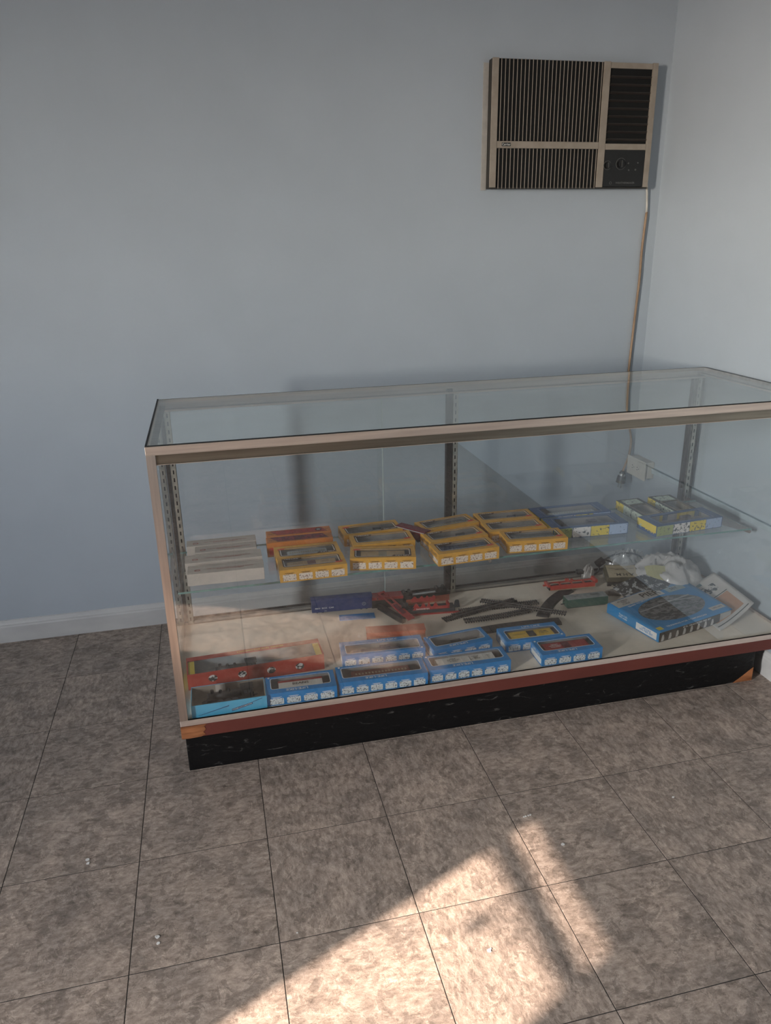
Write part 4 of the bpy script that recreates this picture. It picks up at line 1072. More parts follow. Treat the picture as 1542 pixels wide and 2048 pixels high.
steam_engine('steam_locomotive', 'black steam locomotive standing in the open sky blue tray', (0.553, -0.600, ZD + 0.003), 0.03, 1.0)

# ------------------------------------------------------------------ loose models on the deck
def wheels(mb, xs, y, z, r_=0.0055, w_=0.010):
    for xx in xs:
        mb.cyl((xx, y - w_, z), (xx, y + w_, z), r_, 10)
    return mb
t = thing('model_boxcar', 'loose blue model boxcar with white lettering near the back glass', 'toy train', (0.944, -0.135, ZD), R(-4))
MB().box(-0.103, 0.103, -0.018, 0.018, 0.006, 0.050).build('body', pm('blue_boxcar_plastic', (0.020, 0.043, 0.155), (0.016, 0.036, 0.13), rough=0.42), t, bevel=0.001)
mb = MB()
for k in range(15):
    xx = -0.096 + 0.0137 * k
    mb.box(xx - 0.0005, xx + 0.0005, -0.0188, -0.018, 0.010, 0.047)
mb.build('side_ribs', MATS['blue_boxcar_plastic'], t)
MB().prism([(-0.0195, 0.050), (0.0195, 0.050), (0.010, 0.0535), (-0.010, 0.0535)], -0.105, 0.105, Matrix(((0, 0, 1, 0), (1, 0, 0, 0), (0, 1, 0, 0), (0, 0, 0, 1)))).build('roof', MATS['blue_boxcar_plastic'], t)
wheels(MB().box(-0.09, 0.09, -0.008, 0.008, 0.003, 0.006), (-0.085, -0.066, 0.066, 0.085), 0, 0.0056).build('trucks', 'black', t)
text('B&O  BOX  CAR', 0.0068, 'white', t, on_front(-0.060, -0.0192, 0.022), wide=1.3)
text('470', 0.006, 'silver', t, on_front(-0.057, -0.0192, 0.011))
ring = lambda k: [(0.0065 * k * math.cos(a * math.pi / 10), 0.0065 * k * math.sin(a * math.pi / 10)) for a in range(20)]
strip(ring(1.0), ring(0.8), 0).build('round_emblem', 'silver', t, on_front(0.075, -0.0192, 0.026))
text('V', 0.008, 'silver', t, on_front(0.075, -0.0192, 0.026))

t = thing('blue_card', 'flat light blue card peeking out in front of the blue boxcar', 'card', (0.985, -0.197, ZD), R(-6))
MB().box(-0.06, 0.06, -0.022, 0.016, 0.0, 0.002).build('sheet', 'blu', t)

t = thing('model_hopper_car', 'overturned red and black hopper car beside the blue boxcar', 'toy train', (1.108, -0.140, ZD), R(-5))
MB().prism([(-0.060, 0.0), (0.060, 0.0), (0.060, 0.028), (0.048, 0.030), (-0.050, 0.030), (-0.060, 0.028)], -0.018, 0.018, Matrix(((1, 0, 0, 0), (0, 0, 1, 0), (0, 1, 0, 0), (0, 0, 0, 1)))).build('body', 'black', t)
rf = MB().box(-0.064, 0.052, -0.020, 0.020, 0.030, 0.040).build('side_sill', 'redp', t)
for k in range(3):
    MB().cyl((-0.040 + 0.022 * k, -0.0201, 0.036), (-0.040 + 0.022 * k, -0.0206, 0.036), 0.0026, 8).build('rivet_hole', 'black', t)
MB().box(0.048, 0.062, -0.019, 0.019, 0.004, 0.040).build('end_cap', 'black', t)

t = thing('model_girder_frame', 'bent red girder frame leaning across black wreckage', 'toy part', (1.118, -0.205, ZD), math.atan2(-0.16, 0.069))
TT = Matrix.Translation((0, 0, 0.027)) @ Matrix.Rotation(R(11), 4, 'Y')
MB().box(-0.088, 0.088, 0.008, 0.014, 0, 0.003, TT).box(-0.088, 0.020, -0.014, -0.008, 0, 0.003, TT).box(-0.088, -0.078, -0.008, 0.008, 0, 0.003, TT).box(-0.012, -0.004, -0.008, 0.008, 0, 0.003, TT).box(0.020, 0.088, -0.014, 0.008, 0, 0.0026, TT).build('girder', 'redp', t)
MB().box(-0.004, 0.052, -0.010, 0.006, 0.0031, 0.0036, TT).build('raised_panel', 'mrn', t)
MB().box(-0.082, 0.075, -0.030, -0.016, 0.0, 0.016).build('black_chassis', 'black', t)
MB().box(-0.060, 0.070, -0.034, -0.031, 0.0, 0.003).build('thin_rod', 'dgrey', t)

t = thing('model_gondola', 'red and black gondola lettered HUDSON lying upside down', 'toy train', (1.232, -0.222, ZD), R(-6))
MB().box(-0.098, 0.085, -0.020, 0.020, 0.004, 0.016).build('floor_plate', 'dgrey', t, bevel=0.001)
MB().box(-0.085, 0.106, -0.026, -0.020, 0.0, 0.004).build('lower_sill', 'redp', t)
pk = [(-0.060, 0.016)]
for (cx, hw, hh) in ((-0.048, 0.012, 0.040), (-0.024, 0.010, 0.040), (-0.005, 0.008, 0.040), (0.018, 0.010, 0.040)):
    pk += [(cx - hw, 0.024), (cx - 0.002, hh), (cx + 0.002, hh), (cx + hw, 0.024)]
pk += [(0.066, 0.024), (0.066, 0.016)]
XZ = lambda y: Matrix(((1, 0, 0, 0), (0, 0, 1, y), (0, 1, 0, 0), (0, 0, 0, 1)))
mbp = MB()
for q in ([(-0.062, 0.014), (0.066, 0.014), (0.066, 0.026), (-0.052, 0.026)],):
    mbp.prism(q, 0, 0.003, XZ(-0.019))
for (cx, hw) in ((-0.048, 0.011), (-0.024, 0.009), (-0.005, 0.007), (0.018, 0.009)):
    mbp.prism([(cx - hw, 0.026), (cx + hw, 0.026), (cx + 0.002, 0.040), (cx - 0.002, 0.040)], 0, 0.003, XZ(-0.019))
    mbp.prism([(cx - hw, 0.040), (cx + hw, 0.040), (cx + 0.002, 0.050), (cx - 0.002, 0.050)], 0, 0.003, XZ(0.014))
mbp.prism([(-0.06, 0.030), (0.02, 0.030), (0.02, 0.041), (-0.06, 0.041)], 0, 0.003, XZ(0.014))
mbp.box(0.060, 0.066, -0.019, 0.017, 0.014, 0.032)
mbp.build('side_walls', 'redp', t)
text('HUDSON', 0.0085, 'white', t, basis((-0.026, -0.0196, 0.0200), (-1, 0, 0), (0, 0, -1)), wide=1.25)
text('HOPPER', 0.0055, 'orap', t, basis((0.030, -0.0196, 0.0210), (-1, 0, 0), (0, 0, -1)), wide=1.25)
MB().prism([(-0.011, 0.014), (0.011, 0.014), (0.007, 0.038), (0.004, 0.042), (-0.004, 0.042), (-0.007, 0.038)], 0, 0.004, Matrix.Translation((0.092, 0, 0)) @ XZ(-0.016)).build('brake_fin', 'dgrey', t)
wheels(MB(), (-0.090, -0.078), 0, 0.024, 0.008, 0.014).build('wheel_set', 'black', t)
MB().tube([(-0.100, -0.01, 0.012), (-0.112, -0.012, 0.014)], 0.0022, 6).build('coupler', 'black', t)

t = thing('model_flatcar', 'black and orange flatcar lying on its side against the back track', 'toy train', (1.245, -0.150, ZD), R(2))
MB().box(-0.080, 0.078, -0.012, 0.010, 0.0, 0.024).build('orange_side', 'orap', t)
MB().box(-0.090, 0.080, -0.014, 0.012, 0.024, 0.036).build('frame_plate', 'black', t)
MB().box(-0.055, 0.028, -0.008, -0.003, 0.036, 0.039).build('centre_rod', 'silver', t)
wheels(MB().box(0.030, 0.070, -0.012, 0.010, 0.036, 0.043), (0.036, 0.060), 0, 0.046, 0.007, 0.012).build('truck', 'black', t)
wheels(MB().box(-0.090, -0.058, -0.012, 0.010, 0.034, 0.042), (-0.084, -0.064), 0, 0.045, 0.007, 0.012).build('truck', 'black', t)

t = thing('model_stock_car', 'loose orange model stock car behind the long blue boxes', 'toy train', (1.075, -0.375, ZD), R(-8))
MB().box(-0.092, 0.092, -0.020, 0.020, 0.004, 0.034).build('body', 'orap', t, bevel=0.001)
mb = MB()
for k in range(9):
    mb.box(0.092, 0.0932, -0.018 + 0.0043 * k, -0.0164 + 0.0043 * k, 0.006, 0.033)
for k in range(4):
    mb.box(-0.088, 0.088, -0.0212, -0.020, 0.009 + 0.0062 * k, 0.0125 + 0.0062 * k)
mb.build('slats', 'orap', t)
MB().box(-0.094, 0.094, -0.022, 0.022, 0.034, 0.0365).build('roof', 'orap', t)
wheels(MB(), (-0.075, -0.058, 0.058, 0.075), 0, 0.0056).build('wheels', 'black', t)

# track
M['trkblk'] = pm('track_tie_plastic', (0.016, 0.015, 0.015), rough=0.6)
M['rail'] = pm('dull_steel_rail', (0.13, 0.125, 0.12), rough=0.45, metal=0.5)
def track(label, a, b, z, roll=0.0, bend=0.0, ties=True, railmat='rail', bed=False):
    a, b = Vector((*a, 0)), Vector((*b, 0))
    Ln = (b - a).length
    t_ = thing('track_section', label, 'toy track', ((a.x + b.x) / 2, (a.y + b.y) / 2, z), math.atan2(b.y - a.y, b.x - a.x), 'loose track sections')
    def P(s_, off, h):
        ang = (s_ - 0.5) * bend
        if abs(bend) < 1e-4:
            return Vector(((s_ - 0.5) * Ln, off, h))
        rad = Ln / bend
        return Vector(((rad + 0 - off) * math.sin(ang), rad - (rad - off) * math.cos(ang), h))
    if ties:
        mb = MB(); nt_ = max(8, int(Ln / 0.0082))
        for k in range(nt_):
            s_ = (k + 0.5) / nt_
            c = P(s_, 0, 0); d = (P(min(1, s_ + 0.01), 0, 0) - P(max(0, s_ - 0.01), 0, 0)).normalized()
            T = Matrix.Translation(c) @ Matrix.Rotation(math.atan2(d.y, d.x), 4, 'Z')
            mb.box(-0.0021, 0.0021, -0.0165, 0.0165, 0.0, 0.0030, T)
        mb.tube([P(k / 10, -0.008, 0.0012) for k in range(11)], 0.0016, 4); mb.tube([P(k / 10, 0.008, 0.0012) for k in range(11)], 0.0016, 4)
        mb.build('tie_strip', 'trkblk', t_)
    if bed:
        mb = MB()
        prof = [(-0.021, 0), (-0.017, 0.007), (0.017, 0.007), (0.021, 0)]
        ns = 16
        vs_ = [P(k / ns, o_, h_) for k in range(ns + 1) for o_, h_ in prof]
        fs_ = [(k * 4 + q, k * 4 + (q + 1) % 4, (k + 1) * 4 + (q + 1) % 4, (k + 1) * 4 + q) for k in range(ns) for q in range(4)] + [(0, 1, 2, 3), (ns * 4 + 3, ns * 4 + 2, ns * 4 + 1, ns * 4)]
        mb.add(vs_, fs_).build('roadbed', 'trkblk', t_)
    h0 = 0.0029 if ties else 0.007
    if ties:
        for off in (-0.00825, 0.00825):
            mb = MB(); ns = 12
            prof = [(-0.0008, 0), (-0.0008, 0.0024), (0.0008, 0.0024), (0.0008, 0)]
            vs_ = [P(k / ns, off + o_, h0 + h_) for k in range(ns + 1) for o_, h_ in prof]
            fs_ = [(k * 4 + q, k * 4 + (q + 1) % 4, (k + 1) * 4 + (q + 1) % 4, (k + 1) * 4 + q) for k in range(ns) for q in range(4)] + [(0, 1, 2, 3), (ns * 4 + 3, ns * 4 + 2, ns * 4 + 1, ns * 4)]
            mb.add(vs_, fs_).build('steel_rail', railmat, t_)
    if roll:
        t_.rotation_euler.y = roll
    return t_
track('straight track section at the bottom of the pile, rising to the back right', (1.258, -0.300), (1.545, -0.222), ZD)
track('track section lying level across the back of the track pile', (1.325, -0.262), (1.610, -0.268), ZD + 0.0052)
track('topmost track section slanting from the back toward the yellow boxcar box', (1.415, -0.225), (1.655, -0.392), ZD + 0.0160)
track('turnout track at the front left of the pile with broken ties', (1.315, -0.350), (1.560, -0.332), ZD + 0.0106, bend=0.25)
track('smooth black roadbed strip under the front of the track pile', (1.345, -0.396), (1.625, -0.402), ZD, ties=False, bed=True, bend=-0.22)
track('short straight track lying closest to the gondola brake fin', (1.285, -0.320), (1.480, -0.268), ZD + 0.0212)
track('curved black roadbed track running under the red flatcar', (1.570, -0.352), (1.752, -0.185), ZD, ties=False, bed=True, bend=-0.55)

# red skeleton flatcar
t = thing('model_skeleton_car', 'loose bright red skeleton flatcar in front of the plastic bag', 'toy train', (1.772, -0.188, ZD + 0.0005), R(-3))
mb = MB().box(-0.090, 0.090, -0.0165, -0.012, 0.020, 0.025).box(-0.090, 0.090, 0.012, 0.0165, 0.020, 0.025)
for xx in (-0.088, -0.045, 0.0, 0.045, 0.084):
    mb.box(xx, xx + 0.005, -0.012, 0.012, 0.020, 0.024)
mb.box(-0.095, -0.085, -0.018, 0.018, 0.022, 0.031).box(0.084, 0.094, -0.018, 0.018, 0.022, 0.034)
mb.box(-0.016, -0.004, 0.010, 0.018, 0.025, 0.034).box(0.005, 0.012, 0.010, 0.018, 0.025, 0.031)
mb.box(-0.105, -0.090, -0.004, 0.004, 0.020, 0.024)
mb.build('frame', pm('scarlet_plastic', (0.50, 0.050, 0.030), (0.43, 0.042, 0.026), rough=0.35), t)
MB().box(-0.084, 0.084, -0.0205, -0.0165, 0.008, 0.026).build('side_panel', MATS['scarlet_plastic'], t)
MB().box(-0.086, 0.086, -0.021, -0.0204, 0.0075, 0.0105).build('bottom_edge', 'tan', t)
wheels(MB().box(-0.080, 0.080, -0.010, 0.010, 0.010, 0.018), (-0.082, -0.062, 0.062, 0.080), 0, 0.0095, 0.0055).build('trucks', 'black', t)

# green trailer
t = thing('model_trailer', 'green model trailer with silver roof in front of the red flatcar', 'toy truck', (1.762, -0.318, ZD), R(-2))
MB().box(-0.075, 0.075, -0.019, 0.019, 0.004, 0.034).build('body', 'grnp', t, bevel=0.0015)
MB().box(-0.073, 0.073, -0.018, 0.018, 0.034, 0.0352).build('roof', pm('worn_silver_roof', (0.34, 0.36, 0.35), (0.22, 0.24, 0.235), scale=60, rough=0.45), t)
text('WESTERN\nEXPRESS', 0.0075, 'black', t, on_top(0.035, 0.004, 0.0356, 180), wide=1.1)
text('RAIL', 0.007, 'black', t, on_top(-0.035, 0.002, 0.0356, 180), wide=1.1)
MB().box(-0.070, 0.070, -0.014, 0.014, 0.0, 0.004).build('underframe', 'black', t)
MB().tube([(-0.075, 0, 0.012), (-0.086, 0, 0.012), (-0.088, 0.003, 0.011)], 0.002, 6).tube([(-0.075, 0.004, 0.022), (-0.080, 0.004, 0.022)], 0.002, 6).build('coupler', 'black', t)

# power pack
t = thing('power_pack', 'olive train transformer with tan label and silver terminals', 'transformer', (1.968, -0.205, ZD), R(-14))
TP = Matrix.Translation((0, 0, 0.002)) @ Matrix.Rotation(R(20), 4, 'X')
MB().box(-0.058, 0.058, -0.006, 0.066, 0.006, 0.034, TP).build('housing', pm('olive_housing', (0.085, 0.078, 0.045), (0.07, 0.062, 0.036), rough=0.4), t, bevel=0.002)
MB().box(-0.058, 0.058, -0.014, -0.006, 0.002, 0.016, TP).build('terminal_strip', 'black', t)
MB().box(-0.053, 0.053, 0.000, 0.062, 0.034, 0.0346, TP).build('label_plate', pm('tan_metal_label', (0.42, 0.35, 0.23), (0.36, 0.30, 0.20), rough=0.4), t)
text('A.H.M.', 0.019, 'brnblk', t, TP @ on_top(0.004, 0.014, 0.0350, 180), wide=1.3)
text('TRANSFORMER\nFOR USE WITH HO TRAINS', 0.006, 'brnblk', t, TP @ on_top(0.0, 0.042, 0.0350, 180), wide=1.2)
for k in range(6):
    c = TP @ Vector((-0.042 + 0.0165 * k, -0.014, 0.010)); d_ = TP @ Vector((-0.042 + 0.0165 * k, -0.020, 0.010))
    MB().cyl(c, d_, 0.0052, 12).build('terminal_screw', 'chrome', t)
# its mains lead
PPI = (Matrix.Translation(t.location) @ Matrix.Rotation(t.rotation_euler.z, 4, 'Z')).inverted()
def lp_(mb, name, mat, par=None, **k):
    o = mb.build(name, mat, par or t, **k)
    if par is None:
        o.matrix_local = PPI
    return o
lead = lp_(MB().tube(smooth_path([(1.985, -0.158, 0.232), (1.966, -0.145, 0.256), (1.940, -0.130, 0.268), (1.926, -0.120, 0.262)]), 0.0042, 8, flat=0.7), 'mains_lead', 'black', smooth=True)
lp_(MB().tube(smooth_path([(1.930, -0.120, 0.262), (1.965, -0.128, 0.284), (2.011, -0.150, 0.296), (2.045, -0.165, 0.290), (2.064, -0.178, 0.272), (2.066, -0.182, 0.250)]), 0.0042, 8, flat=0.7), 'lead_loop', 'dgrey', lead, smooth=True)
lp_(MB().tube(smooth_path([(1.918, -0.122, 0.250), (1.912, -0.126, 0.225), (1.895, -0.128, 0.216), (1.868, -0.124, 0.232), (1.850, -0.122, 0.230)]), 0.0040, 8, flat=0.7), 'lead_tail', 'black', lead, smooth=True)
SW = Matrix.Translation((1.920, -0.121, 0.258)) @ Matrix.Rotation(R(-32), 4, 'Y')
lp_(MB().box(-0.017, 0.017, -0.011, 0.011, -0.011, 0.011, SW), 'switch_body', 'black', lead, bevel=0.003)
lp_(MB().cyl(SW @ Vector((0.002, -0.011, 0)), SW @ Vector((0.002, -0.0135, 0)), 0.0035, 8), 'switch_knob', 'dgrey', lead)
lp_(MB().box(1.826, 1.852, -0.132, -0.112, 0.222, 0.238), 'lead_plug', 'black', lead, bevel=0.004)

# plastic bags
def film_mat(name, colr, tr_amt, rough=0.25, translucent=0.4):
    mt = bpy.data.materials.new(name); mt.use_nodes = True
    nt = mt.node_tree; N, L = nt.nodes, nt.links; N.clear()
    out = N.new('ShaderNodeOutputMaterial')
    df = N.new('ShaderNodeBsdfDiffuse'); df.inputs[0].default_value = (*colr, 1)
    tl = N.new('ShaderNodeBsdfTranslucent'); tl.inputs[0].default_value = (*colr, 1)
    gl = N.new('ShaderNodeBsdfGlossy'); gl.inputs['Roughness'].default_value = rough
    tp_ = N.new('ShaderNodeBsdfTransparent')
    a = N.new('ShaderNodeMixShader'); a.inputs[0].default_value = translucent
    L.new(df.outputs[0], a.inputs[1]); L.new(tl.outputs[0], a.inputs[2])
    b = N.new('ShaderNodeMixShader'); b.inputs[0].default_value = tr_amt
    L.new(a.outputs[0], b.inputs[1]); L.new(tp_.outputs[0], b.inputs[2])
    c = N.new('ShaderNodeMixShader'); c.inputs[0].default_value = 0.10
    L.new(b.outputs[0], c.inputs[1]); L.new(gl.outputs[0], c.inputs[2])
    tc = N.new('ShaderNodeTexCoord'); nz = N.new('ShaderNodeTexNoise'); nz.inputs['Scale'].default_value = 70; nz.inputs['Detail'].default_value = 4
    L.new(tc.outputs['Object'], nz.inputs['Vector'])
    bp = N.new('ShaderNodeBump'); bp.inputs['Strength'].default_value = 0.5; bp.inputs['Distance'].default_value = 0.004
    L.new(nz.outputs['Fac'], bp.inputs['Height'])
    for s_ in (df, tl, gl):
        L.new(bp.outputs[0], s_.inputs['Normal'])
    L.new(c.outputs[0], out.inputs[0])
    return mt
M['bagw'] = film_mat('white_plastic_film', (0.66, 0.63, 0.60), 0.0)
M['bagc'] = film_mat('clear_plastic_film', (0.66, 0.67, 0.66), 0.42, rough=0.12)
def crumple(name, label, cx, cy, rx_, ry_, h, seed, rz, mat, fold=0.28, peak=None, zb=ZD):
    nr, na = 20, 72
    mb = MB()
    def rim(a):
        return 1.0 + 0.16 * noise.noise(Vector((math.cos(a) * 1.6, math.sin(a) * 1.6, seed))) + 0.05 * noise.noise(Vector((math.cos(a) * 7, math.sin(a) * 7, seed)))
    def hgt(r, a):
        x, y = r * math.cos(a), r * math.sin(a)
        base = max(0.0, 1 - r ** 2.6) ** 0.62
        rid = 1 - abs(noise.noise(Vector((x * 2.6, y * 2.6, seed + 3)))) * 2
        rid2 = 1 - abs(noise.noise(Vector((x * 6.5, y * 6.5, seed + 9)))) * 2
        z = h * base * (1 - fold + fold * (0.7 * rid + 0.35 * rid2))
        return max(z, 0.0)
    mb.v.append((0, 0, hgt(0, 0)))
    for i in range(1, nr + 1):
        r = i / nr
        for k in range(na):
            a = 2 * math.pi * k / na
            mb.v.append((rx_ * r * rim(a) * math.cos(a), ry_ * r * rim(a) * math.sin(a), hgt(r, a) + 0.0006))
    for k in range(na):
        mb.f.append((0, 1 + k, 1 + (k + 1) % na))
    for i in range(nr - 1):
        for k in range(na):
            a, b = 1 + i * na + k, 1 + i * na + (k + 1) % na
            mb.f.append((a, a + na, b + na, b))
    o = mb.build(name, mat, smooth=True)
    o.location = (cx, cy, zb); o.rotation_euler = (0, 0, rz)
    return tag(o, label, 'bag')
crumple('plastic_bag', 'crumpled white plastic bag bulging behind the pier box', 2.128, -0.232, 0.135, 0.105, 0.112, 3.1, R(-35), 'bagw', 0.34)
crumple('plastic_bag', 'clear crinkled plastic bag behind the tan labelled transformer', 2.025, -0.138, 0.098, 0.040, 0.112, 7.7, R(-6), 'bagc', 0.55)
crumple('tissue_wad', 'small white tissue wad sticking up beside the lead plug', 1.872, -0.128, 0.030, 0.020, 0.060, 12.3, R(20), 'bagw', 0.6)
crumple('tissue_wad', 'long off-white tissue twist lying below the transformer', 1.905, -0.270, 0.050, 0.014, 0.020, 15.9, R(-10), pm('tissue_paper', (0.50, 0.44, 0.39), rough=0.8), 0.5)
t = thing('yellow_slip', 'faded yellow paper slip resting on the white plastic bag', 'paper', (2.065, -0.285, 0.262), R(-8))
MB().grid(lambda u, v: ((u - 0.5) * 0.098, (v - 0.5) * 0.055, (v - 0.5) * 0.045 + 0.004 * math.sin(u * 5)), 8, 6).build('sheet', pm('faded_yellow_paper', (0.42, 0.39, 0.17), (0.36, 0.33, 0.14), rough=0.7), t, solid=0.0004)
t = thing('cotton_swab', 'thin white stick poking up out of the clear bag', 'stick', (2.045, -0.150, 0.270))
MB().tube([(0, 0, 0), (-0.008, 0.0, 0.018), (-0.016, 0.0, 0.036)], 0.0016, 6).build('shaft', 'white', t)
MB().tube([(-0.016, 0.0, 0.036), (-0.018, 0, 0.041)], 0.0026, 6).build('tip', 'chip', t)

# pier set box
px, py, prz, L, D, H = 1.860, -0.612, R(13.5), 0.318, 0.226, 0.034
pb = corner_root('pier_set_box', 'large blue box printed PIER with a grey trestle picture', 'toy box', px, py, prz, L, D, ZD)
M['pierblue'] = pm('pier_box_blue', (0.006, 0.215, 0.50), (0.02, 0.20, 0.43), scale=10, rough=0.38)
M['piergrey'] = pm('pier_box_card', (0.50, 0.48, 0.44), (0.44, 0.42, 0.39), scale=20, rough=0.6)
MB().box(-L / 2, L / 2, -D / 2, D / 2, 0, H - 0.002).build('carton', 'piergrey', pb, bevel=0.001)
def lidz(u, v):
    return H + 0.016 * max(0, u - 0.35) ** 1.6 * (0.4 + 0.6 * v) + 0.010 * v * v * (1 - abs(2 * u - 0.9))
def lid(u, v, off=0.0):
    return ((u - 0.5) * (L + 0.004) + (0.030 * max(0, u - 0.8) / 0.2 * v), (v - 0.5) * (D + 0.004), lidz(u, v) + off)
lidp = MB().grid(lid, 24, 16).build('lid', 'pierblue', pb, solid=0.0012, smooth=True)
def patch(name, u0, u1, v0, v1, mat, off=0.0009, shape=None):
    if shape is None:
        return MB().grid(lambda a, b: lid(u0 + (u1 - u0) * a, v0 + (v1 - v0) * b, off), 12, 6).build(name, mat, pb, smooth=True)
    return None
patch('white_band', 0.02, 0.66, 0.80, 0.985, 'piergrey')
patch('white_band', 0.72, 0.92, 0.80, 0.93, pm('pale_blue_print', (0.30, 0.40, 0.42), rough=0.5))
M['trestle'] = sketch('grey_trestle_photo', (0.16, 0.16, 0.155), (0.055, 0.055, 0.055), scale=42, thr=0.50, stretch=(1, 2.2, 1))
ell = MB()
cu_, cv_ = 0.50, 0.46
ell.v = [lid(cu_, cv_, 0.0010)]
ne, nrr = 40, 6
for i in range(1, nrr + 1):
    for k in range(ne):
        a = 2 * math.pi * k / ne
        rr = i / nrr
        ell.v.append(lid(cu_ + 0.40 * rr * math.copysign(abs(math.cos(a)) ** 0.9, math.cos(a)), cv_ + 0.30 * rr * math.sin(a), 0.0010))
ell.f = [(0, 1 + k, 1 + (k + 1) % ne) for k in range(ne)] + [(1 + i * ne + k, 1 + (i + 1) * ne + k, 1 + (i + 1) * ne + (k + 1) % ne, 1 + i * ne + (k + 1) % ne) for i in range(nrr - 1) for k in range(ne)]
ell.build('oval_picture', 'trestle', pb, smooth=True)
# pale girders and piers in the picture
gm = MB()
def strip_on(u0, v0, u1, v1, wd):
    n_ = 6
    for k in range(n_):
        a, b = k / n_, (k + 1) / n_
        q = []
        for (s_, sg) in ((a, -1), (b, -1), (b, 1), (a, 1)):
            q.append(lid(u0 + (u1 - u0) * s_, v0 + (v1 - v0) * s_ + sg * wd, 0.0014))
        gm.add(q, [(0, 1, 2, 3)])
strip_on(0.14, 0.56, 0.85, 0.62, 0.012); strip_on(0.45, 0.66, 0.86, 0.52, 0.010)
for uu in (0.22, 0.30, 0.38, 0.46, 0.60, 0.70, 0.79):
    strip_on(uu, 0.55, uu + 0.03, 0.40, 0.010)
gm.build('picture_girders', pm('pale_grey_print', (0.34, 0.34, 0.33), rough=0.5), pb)
def tlid(s_, size, u, v, mat, deg=0, wide=1.0):
    p = Vector(lid(u, v, 0.0017)); p1 = Vector(lid(min(u + 0.03, 1), v, 0.0017)); p2 = Vector(lid(u, min(v + 0.03, 1), 0.0017))
    X = (p1 - p).normalized(); Y = (p2 - p); Y = (Y - X * Y.dot(X)).normalized()
    text(s_, size, mat, pb, basis(p, X, Y) @ Matrix.Rotation(R(deg), 4, 'Z'), wide=wide)
tlid('PIER', 0.036, 0.50, 0.885, 'brnblk', 0, 1.25)
tlid('47 PIECE\n"HO"\nSCALE', 0.0105, 0.15, 0.89, 'brnblk', 0, 1.1)
tlid('SET', 0.018, 0.82, 0.865, 'brnblk', 0, 1.2)
tlid('TRAINS TO LIFE-LIKE REALISM', 0.0095, 0.33, 0.775, 'white', 4, 1.1)
tlid('TRAINING FOR TOMORROW', 0.0105, 0.42, 0.075, 'white', -1, 1.25)
patch('white_tag', 0.80, 0.98, 0.10, 0.19, 'piergrey', 0.0011)
tlid('LIFE-LIKE', 0.010, 0.89, 0.145, 'brnblk', 0, 1.1)
patch('yellow_sticker', 0.03, 0.095, 0.05, 0.125, 'ahmyel', 0.0012)
patch('white_tag', 0.005, 0.03, 0.03, 0.5, 'pierblue', 0.0004)
# left end and front prints
MB().box(-L / 2 - 0.003, -L / 2 - 0.0022, -D / 2 - 0.002, D / 2 + 0.002, 0.001, H).build('end_flap', 'pierblue', pb)
MB().box(-L / 2 - 0.0036, -L / 2 - 0.0030, -D / 2 + 0.008, -D / 2 + 0.095, 0.005, H - 0.006).build('end_label', 'chip', pb)
text('LIFE-LIKE\nHO PIER SET', 0.0090, 'blu', pb, on_left(-L / 2 - 0.0039, -D / 2 + 0.051, H * 0.5), wide=1.1)
text('Train Life\nHO scale', 0.0090, 'white', pb, on_left(-L / 2 - 0.0034, D * 0.18, H * 0.55), wide=1.1)
MB().box(-L / 2, L * 0.33, -D / 2 - 0.0026, -D / 2 - 0.0004, 0.0008, H - 0.0004).build('front_print', 'brnblk', pb)
gp = MB()
for k in range(8):
    x0 = -L / 2 + 0.006 + 0.031 * k
    gp.prism([(x0, 0.003), (x0 + 0.010, 0.003), (x0 + 0.013, 0.012), (x0 + 0.010, 0.024), (x0 + 0.004, 0.024)], 0, 0.0004, Matrix(((1, 0, 0, 0), (0, 0, -1, -D / 2 - 0.0026), (0, 1, 0, 0), (0, 0, 0, 1))))
gp.build('front_pier_pictures', 'piergrey', pb)
text('47 Pc. GRADUATED PIER SET', 0.0078, 'white', pb, on_front(0.0, -D / 2 - 0.0032, H - 0.0055), wide=1.25)

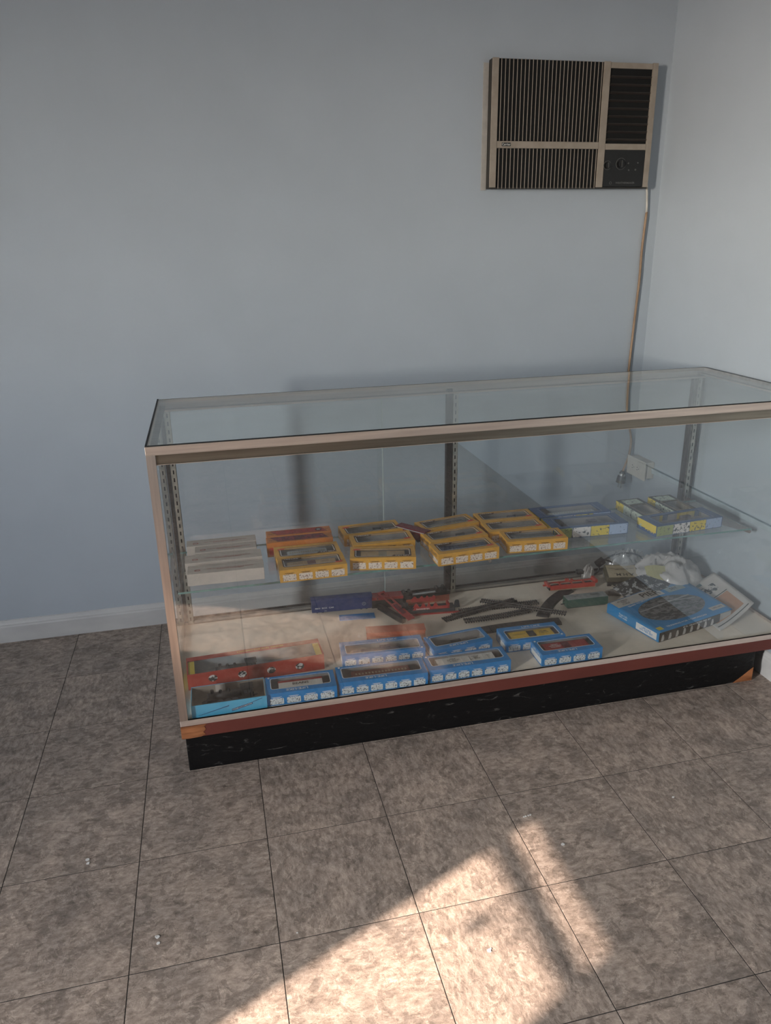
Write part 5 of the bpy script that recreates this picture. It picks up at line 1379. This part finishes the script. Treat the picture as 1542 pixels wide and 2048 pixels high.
# black and white track pack in clear film behind the pier box
t = thing('track_pack', 'black and white printed track pack sheet behind the pier box', 'package', (2.01, -0.325, ZD), R(10))
MB().grid(lambda u, v: ((u - 0.5) * 0.26, (v - 0.5) * 0.10, 0.020 + 0.045 * math.sin(math.pi * (0.15 + 0.75 * u)) * (0.4 + 0.6 * v)), 20, 8).build('sheet', sketch('checkered_track_print', (0.045, 0.045, 0.047), (0.38, 0.38, 0.37), scale=55, thr=0.56), t, solid=0.0006)

# folded instruction sheets leaning at the right end
t = thing('instruction_sheet', 'large curled instruction sheet with an orange panel at the right end', 'paper', (2.19, -0.45, ZD))
def shp(u, v, off=0.0):
    # u: from the pier box outwards to the right glass, v: front to back
    x = 2.085 + 0.165 * u + 0.010 * v
    y = -0.600 + 0.06 * u * (1 - v) + 0.285 * v
    z = ZD + 0.002 + 0.048 * u ** 1.7 + 0.012 * v * u + off
    return (x - 2.19, y + 0.45, z - ZD)
MB().grid(shp, 18, 18).build('sheet', pm('aged_newsprint', (0.52, 0.49, 0.45), (0.47, 0.445, 0.41), scale=20, rough=0.7), t, solid=0.0005, smooth=True)
def shpatch(name, u0, u1, v0, v1, mat, off=0.0009):
    return MB().grid(lambda a, b: shp(u0 + (u1 - u0) * a, v0 + (v1 - v0) * b, off), 8, 8).build(name, mat, t, smooth=True)
shpatch('orange_panel', 0.10, 0.86, 0.12, 0.52, pm('peach_print', (0.46, 0.25, 0.145), (0.42, 0.22, 0.12), rough=0.6))
shpatch('orange_panel_sketch', 0.10, 0.45, 0.14, 0.34, sketch('peach_sketch', (0.40, 0.21, 0.12), (0.09, 0.07, 0.05), scale=70, thr=0.55), 0.0013)
shpatch('dark_border', 0.10, 0.88, 0.535, 0.552, 'brnblk')
shpatch('dark_border', 0.05, 0.92, 0.055, 0.070, 'brnblk')
shpatch('engine_sketch', 0.22, 0.80, 0.64, 0.82, sketch('engine_sketch_print', (0.50, 0.475, 0.435), (0.03, 0.035, 0.04), scale=60, thr=0.50), 0.0012)
shpatch('teal_corner', 0.30, 0.62, 0.88, 0.98, pm('teal_print', (0.06, 0.13, 0.15), rough=0.6), 0.0012)
